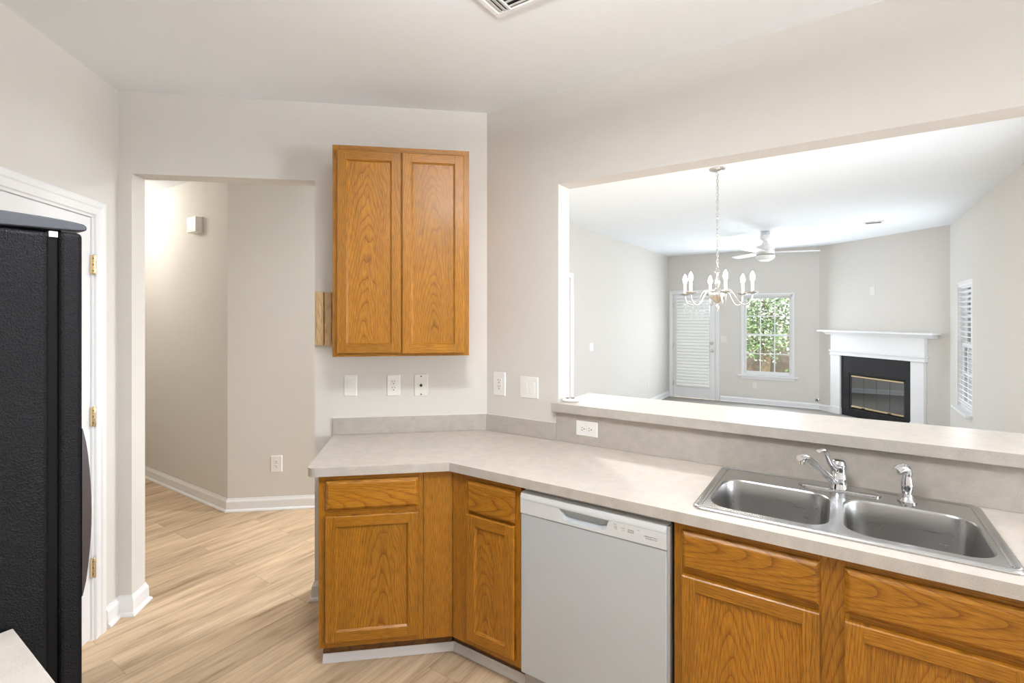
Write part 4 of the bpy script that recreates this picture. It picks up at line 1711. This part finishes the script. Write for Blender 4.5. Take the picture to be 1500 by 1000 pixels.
b.lathe([(0.0, zl + 0.02), (0.008, zl + 0.016), (0.018, zl + 0.0), (0.022, zl - 0.008), (0.010, zl - 0.016), (0.007, zl - 0.03), (0.010, zl - 0.05), (0.018, zl - 0.08), (0.021, zl - 0.10), (0.014, zl - 0.12), (0.010, zl - 0.135),
         (0.020, zl - 0.150), (0.030, zl - 0.156)], (0, 0, 0), 20, caps=False)
b.build('stem', 'nickel', ch, smooth=True)
b = MB()
prof = [(0.030, -0.978), (0.050, -0.985), (0.064, -1.000), (0.067, -1.016), (0.060, -1.034), (0.045, -1.050), (0.042, -1.055), (0.028, -1.066), (0.018, -1.076), (0.006, -1.084), (0.006, -1.092), (0.012, -1.100), (0.013, -1.112), (0.007, -1.126), (0.004, -1.142), (0.0, -1.150)]
loops = []
for r_, z in prof:
    lp = []
    for i in range(48):
        a = 2 * PI * i / 48
        g = 1.0 + (0.055 * math.cos(12 * a) if -1.052 < z < -0.99 else 0)
        lp.append((r_ * g * math.cos(a), r_ * g * math.sin(a), z))
    loops.append(lp)
b.loft(loops)
b.build('bowl', 'nickel', ch, smooth=True)
# screen-right direction is used only to pick which arms overlap in the photo
PH = R(33.66 + 20)
for k in range(6):
    a = PH + k * PI / 3
    ca, sa = math.cos(a), math.sin(a)
    prof = [(0.030, -0.992), (0.055, -0.975), (0.078, -0.972), (0.098, -0.980), (0.122, -1.010), (0.146, -1.048), (0.172, -1.082), (0.200, -1.095), (0.228, -1.088), (0.248, -1.066), (0.258, -1.040), (0.262, -1.008)]
    # smooth it
    pr = []
    for i in range(len(prof) - 1):
        p0 = prof[max(i - 1, 0)]
        p1, p2 = prof[i], prof[i + 1]
        p3 = prof[min(i + 2, len(prof) - 1)]
        for t in (0.0, 0.33, 0.66):
            pr.append(tuple(0.5 * ((2 * p1[j]) + (-p0[j] + p2[j]) * t + (2 * p0[j] - 5 * p1[j] + 4 * p2[j] - p3[j]) * t * t + (-p0[j] + 3 * p1[j] - 3 * p2[j] + p3[j]) * t ** 3) for j in (0, 1)))
    pr.append(prof[-1])
    b = MB()
    b.tube([(u * ca, u * sa, z) for u, z in pr], 0.0058, 8)
    arm = b.build('arm', 'nickel', ch, smooth='all')
    c_ = (0.262 * ca, 0.262 * sa, 0)
    b = MB()
    b.lathe([(0.006, -1.016), (0.018, -1.010), (0.034, -1.005), (0.043, -0.999), (0.044, -0.996), (0.036, -0.998), (0.016, -1.002), (0.014, -0.992), (0.0, -0.992)], c_, 22)
    b.build('drip_cup', 'nickel', arm, smooth=True)
    b = MB()
    b.lathe([(0.0115, -1.000), (0.0115, -0.918), (0.010, -0.915), (0.0, -0.915)], c_, 16)
    b.build('candle_sleeve', 'candle_white', arm, smooth=True)
    b = MB()
    b.lathe([(0.008, -0.915), (0.013, -0.905), (0.0175, -0.888), (0.0165, -0.870), (0.010, -0.852), (0.004, -0.840), (0.0, -0.836)], c_, 14)
    b.build('bulb', 'bulb', arm, smooth=True, label='lit candle bulb')
    point('candle_light', (chx + 0.262 * ca, chy + 0.262 * sa, H - 0.878), 3.0, (1.0, 0.97, 0.92), 0.018)

# ------------------------------------------------------------------ ceiling fan
fn = thing('ceiling_fan', 'white three-blade ceiling fan in the living room', 'ceiling fan', (-0.887, 7.71, H))
b = MB()
b.lathe([(0.058, -0.0005), (0.060, -0.020), (0.062, -0.050)], (0, 0, 0), 28)
b.build('canopy_ring', 'chrome', fn, smooth=True)
b = MB()
b.lathe([(0.062, -0.0505), (0.070, -0.070), (0.068, -0.095), (0.050, -0.118), (0.030, -0.128), (0.034, -0.150), (0.050, -0.180), (0.064, -0.195), (0.0, -0.196)], (0, 0, 0), 28)
b.build('canopy', 'fan_white', fn, smooth=True)
b = MB()
b.lathe([(0.064, -0.1965), (0.105, -0.198), (0.116, -0.205), (0.118, -0.262), (0.116, -0.266), (0.118, -0.270), (0.118, -0.318), (0.112, -0.322), (0.0, -0.322)], (0, 0, 0), 32)
b.build('motor_housing', 'fan_white', fn, smooth=True)
b = MB()
b.lathe([(0.119, -0.262), (0.1205, -0.2645), (0.1205, -0.2675), (0.119, -0.270)], (0, 0, 0), 32, caps=False)
b.lathe([(0.1125, -0.3225), (0.122, -0.324), (0.122, -0.332), (0.1125, -0.334)], (0, 0, 0), 32)
b.build('trim_ring', 'nickel', fn, smooth=True)
b = MB()
b.lathe([(0.118, -0.3345), (0.124, -0.350), (0.118, -0.372), (0.090, -0.395), (0.05, -0.410), (0.0, -0.414)], (0, 0, 0), 32)
b.build('light_bowl', 'bowl_glass', fn, smooth=True)
for k in range(3):
    a = R(16.1) + k * 2 * PI / 3
    M = Matrix.Rotation(a, 3, 'Z') @ Matrix.Rotation(R(11), 3, 'X')
    b = MB()
    lp = []
    for z in (-0.004, 0.004):
        q = [(0.10, -0.045), (0.20, -0.055), (0.45, -0.064), (0.62, -0.066), (0.655, -0.058), (0.665, -0.03), (0.665, 0.03), (0.655, 0.052), (0.60, 0.062), (0.30, 0.058), (0.10, 0.045)]
        lp.append([M @ Vector((x, y, z)) + Vector((0, 0, -0.292)) for x, y in q])
    b.loft(lp)
    b.build('blade', 'fan_white', fn)

# ------------------------------------------------------------------ fireplace
fp = on('FW', 'fireplace', 'corner fireplace with white mantel, black surround and brass-trimmed glass doors', 'fireplace', 0, -0.001)
b = MB()
b.box(0.136, 1.949, -0.185, 0.0, 1.330, 1.356)
b.loft([[(0.20, 0, 1.282), (0.20, -0.075, 1.282), (0.20, -0.090, 1.300), (0.20, -0.115, 1.312), (0.20, -0.150, 1.3295), (0.20, 0, 1.3295)],
        [(1.885, 0, 1.282), (1.885, -0.075, 1.282), (1.885, -0.090, 1.300), (1.885, -0.115, 1.312), (1.885, -0.150, 1.3295), (1.885, 0, 1.3295)]])
b.build('mantel_shelf', 'trim_white', fp, bevel=0.003)
b = MB()
b.box(0.283, 1.752, -0.060, 0.0, 1.035, 1.282)
b.build('frieze', 'trim_white', fp, bevel=0.003)
b = MB()
b.box(0.270, 1.765, -0.074, 0.0, 0.958, 0.975)
b.box(0.276, 1.759, -0.066, 0.0, 0.975, 1.015)
b.box(0.262, 1.773, -0.082, 0.0, 1.015, 1.035)
b.build('frieze_moulding', 'trim_white', fp, bevel=0.003)
for (x0, x1) in ((0.272, 0.446), (1.562, 1.738)):
    b = MB()
    b.box(x0, x1, -0.052, 0.0, 0.009, 0.958)
    b.box(x0 - 0.006, x1 + 0.006, -0.060, 0.0, 0.009, 0.12)
    b.build('pilaster', 'trim_white', fp, bevel=0.003)
b = MB()
b.box(0.446, 1.562, -0.022, 0.0, FBZ1, 0.958)
b.box(0.446, FBX0, -0.022, 0.0, 0.009, FBZ1)
b.box(FBX1, 1.562, -0.022, 0.0, 0.009, FBZ1)
b.box(FBX0, FBX1, -0.022, 0.0, 0.009, FBZ0)
b.build('surround', 'fireplace_black', fp)
b = MB()
ix0, ix1, iz0, iz1 = FBX0 + 0.004, FBX1 - 0.004, FBZ0 + 0.004, FBZ1 - 0.004
b.box(ix0, ix0 + 0.024, -0.016, 0.30, iz0, iz1)
b.box(ix1 - 0.024, ix1, -0.016, 0.30, iz0, iz1)
b.box(ix0, ix1, -0.016, 0.30, iz1 - 0.018, iz1)
b.box(ix0, ix1, -0.016, 0.30, iz0, iz0 + 0.018)
b.box(ix0, ix1, 0.285, 0.30, iz0, iz1)
b.build('firebox', 'firebox', fp)
for (z0, z1) in ((0.632, 0.655), (0.157, 0.184)):
    b = MB()
    b.box(ix0 + 0.026, ix1 - 0.026, -0.020, -0.004, z0, z1)
    b.build('brass_rail', 'brass', fp, bevel=0.003, label='polished brass rail')
gx = [ix0 + 0.026 + (ix1 - ix0 - 0.052) * k / 4 for k in range(5)]
for k in range(4):
    b = MB()
    b.box(gx[k] + 0.002, gx[k + 1] - 0.002, -0.010, -0.006, 0.186, 0.630)
    b.build('glass_door', 'fire_glass', fp)
b = MB()
for k in (1, 3):
    b.box(gx[k] - 0.02, gx[k] + 0.02, -0.030, -0.020, 0.160, 0.176)
b.build('damper_slide', 'slot_black', fp)

# ------------------------------------------------------------------ outside: lawn, fence, trees
mb = MB()
mb.box(-30, 30, 9.99, 45, -0.42, -0.22)
struct(mb.build('ground', 'grass', origin=(0, 0, 0)))
fe = thing('wooden_fence', 'brown board fence behind the garden trees', 'fence', (-3.5, 18.0, -0.22))
for i in range(46):
    b = MB()
    h_ = 1.75 + 0.02 * random.random()
    x = -6.5 + i * 0.290
    b.box(x, x + 0.2885, -0.01, 0.012, 0.0, h_)
    b.build('board', 'fence_wood', fe)
b = MB()
for z in (0.4, 1.4):
    b.box(-6.5, 6.8, 0.0125, 0.05, z, z + 0.09)
b.build('rail', 'fence_wood', fe)


def leafy(name, label, x, y, h, rx, rz, zc, n, mats, seed, group='garden trees behind the window'):
    rnd = random.Random(seed)
    r = thing(name, label, 'tree', (x, y, -0.22), 0, group)
    b = MB()
    pts = [(0, 0, -0.0), (0.06, 0.03, zc * 0.4), (-0.05, 0.02, zc * 0.8), (0.02, -0.02, zc + rz * 0.5)]
    b.tube(pts, [0.10, 0.085, 0.06, 0.02], 8)
    for k in range(7):
        a = rnd.uniform(0, 2 * PI)
        z0 = zc * rnd.uniform(0.5, 1.1)
        b.tube([(0, 0, z0), (0.5 * rx * math.cos(a), 0.5 * rx * math.sin(a), z0 + 0.35 * rz), (0.85 * rx * math.cos(a), 0.85 * rx * math.sin(a), z0 + 0.5 * rz)], [0.04, 0.026, 0.01], 6)
    b.build('trunk', 'bark', r, smooth='all')
    b = MB()
    cl = []
    for k in range(26):
        while True:
            q = Vector((rnd.uniform(-1, 1), rnd.uniform(-1, 1), rnd.uniform(-1, 1)))
            if q.length < 1:
                break
        cl.append(Vector((q.x * rx, q.y * rx, zc + q.z * rz)))
    for i in range(n):
        c_ = cl[rnd.randrange(len(cl))]
        p_ = c_ + Vector((rnd.gauss(0, 0.30), rnd.gauss(0, 0.30), rnd.gauss(0, 0.24)))
        u = Vector((rnd.gauss(0, 1), rnd.gauss(0, 1), rnd.gauss(0, 0.6))).normalized()
        v = u.cross(Vector((rnd.gauss(0, 1), rnd.gauss(0, 1), rnd.gauss(0, 1)))).normalized()
        L_ = rnd.uniform(0.05, 0.10)
        w = L_ * 0.30
        fold = u.cross(v) * w * 0.4
        m = 0 if rnd.random() < 0.45 else (1 if rnd.random() < 0.6 else 2)
        b.add([p_, p_ + u * L_ * 0.5 + v * w + fold, p_ + u * L_, p_ + u * L_ * 0.5 - v * w + fold], [(0, 1, 2), (0, 2, 3)], m)
    b.build('foliage', mats, r, clean=False)
    return r


LM = ['leaf_green', 'leaf_glint', 'leaf_dark']
leafy('garden_tree', 'leafy green tree outside the back window, on its left side', -4.05, 13.6, 3.2, 0.80, 0.98, 1.90, 6500, LM, 1)
leafy('garden_tree', 'leafy green tree outside the back window, at its middle', -2.6, 15.6, 3.4, 0.75, 1.05, 2.05, 6500, LM, 2)
leafy('garden_tree', 'leafy green tree outside the back window, on its right side', -1.55, 13.2, 3.2, 0.70, 0.98, 1.90, 6500, LM, 3)
leafy('garden_tree', 'tall tree far outside, showing above the others through the back window', -2.9, 20.6, 5.0, 2.0, 1.6, 3.0, 2000, LM, 4)
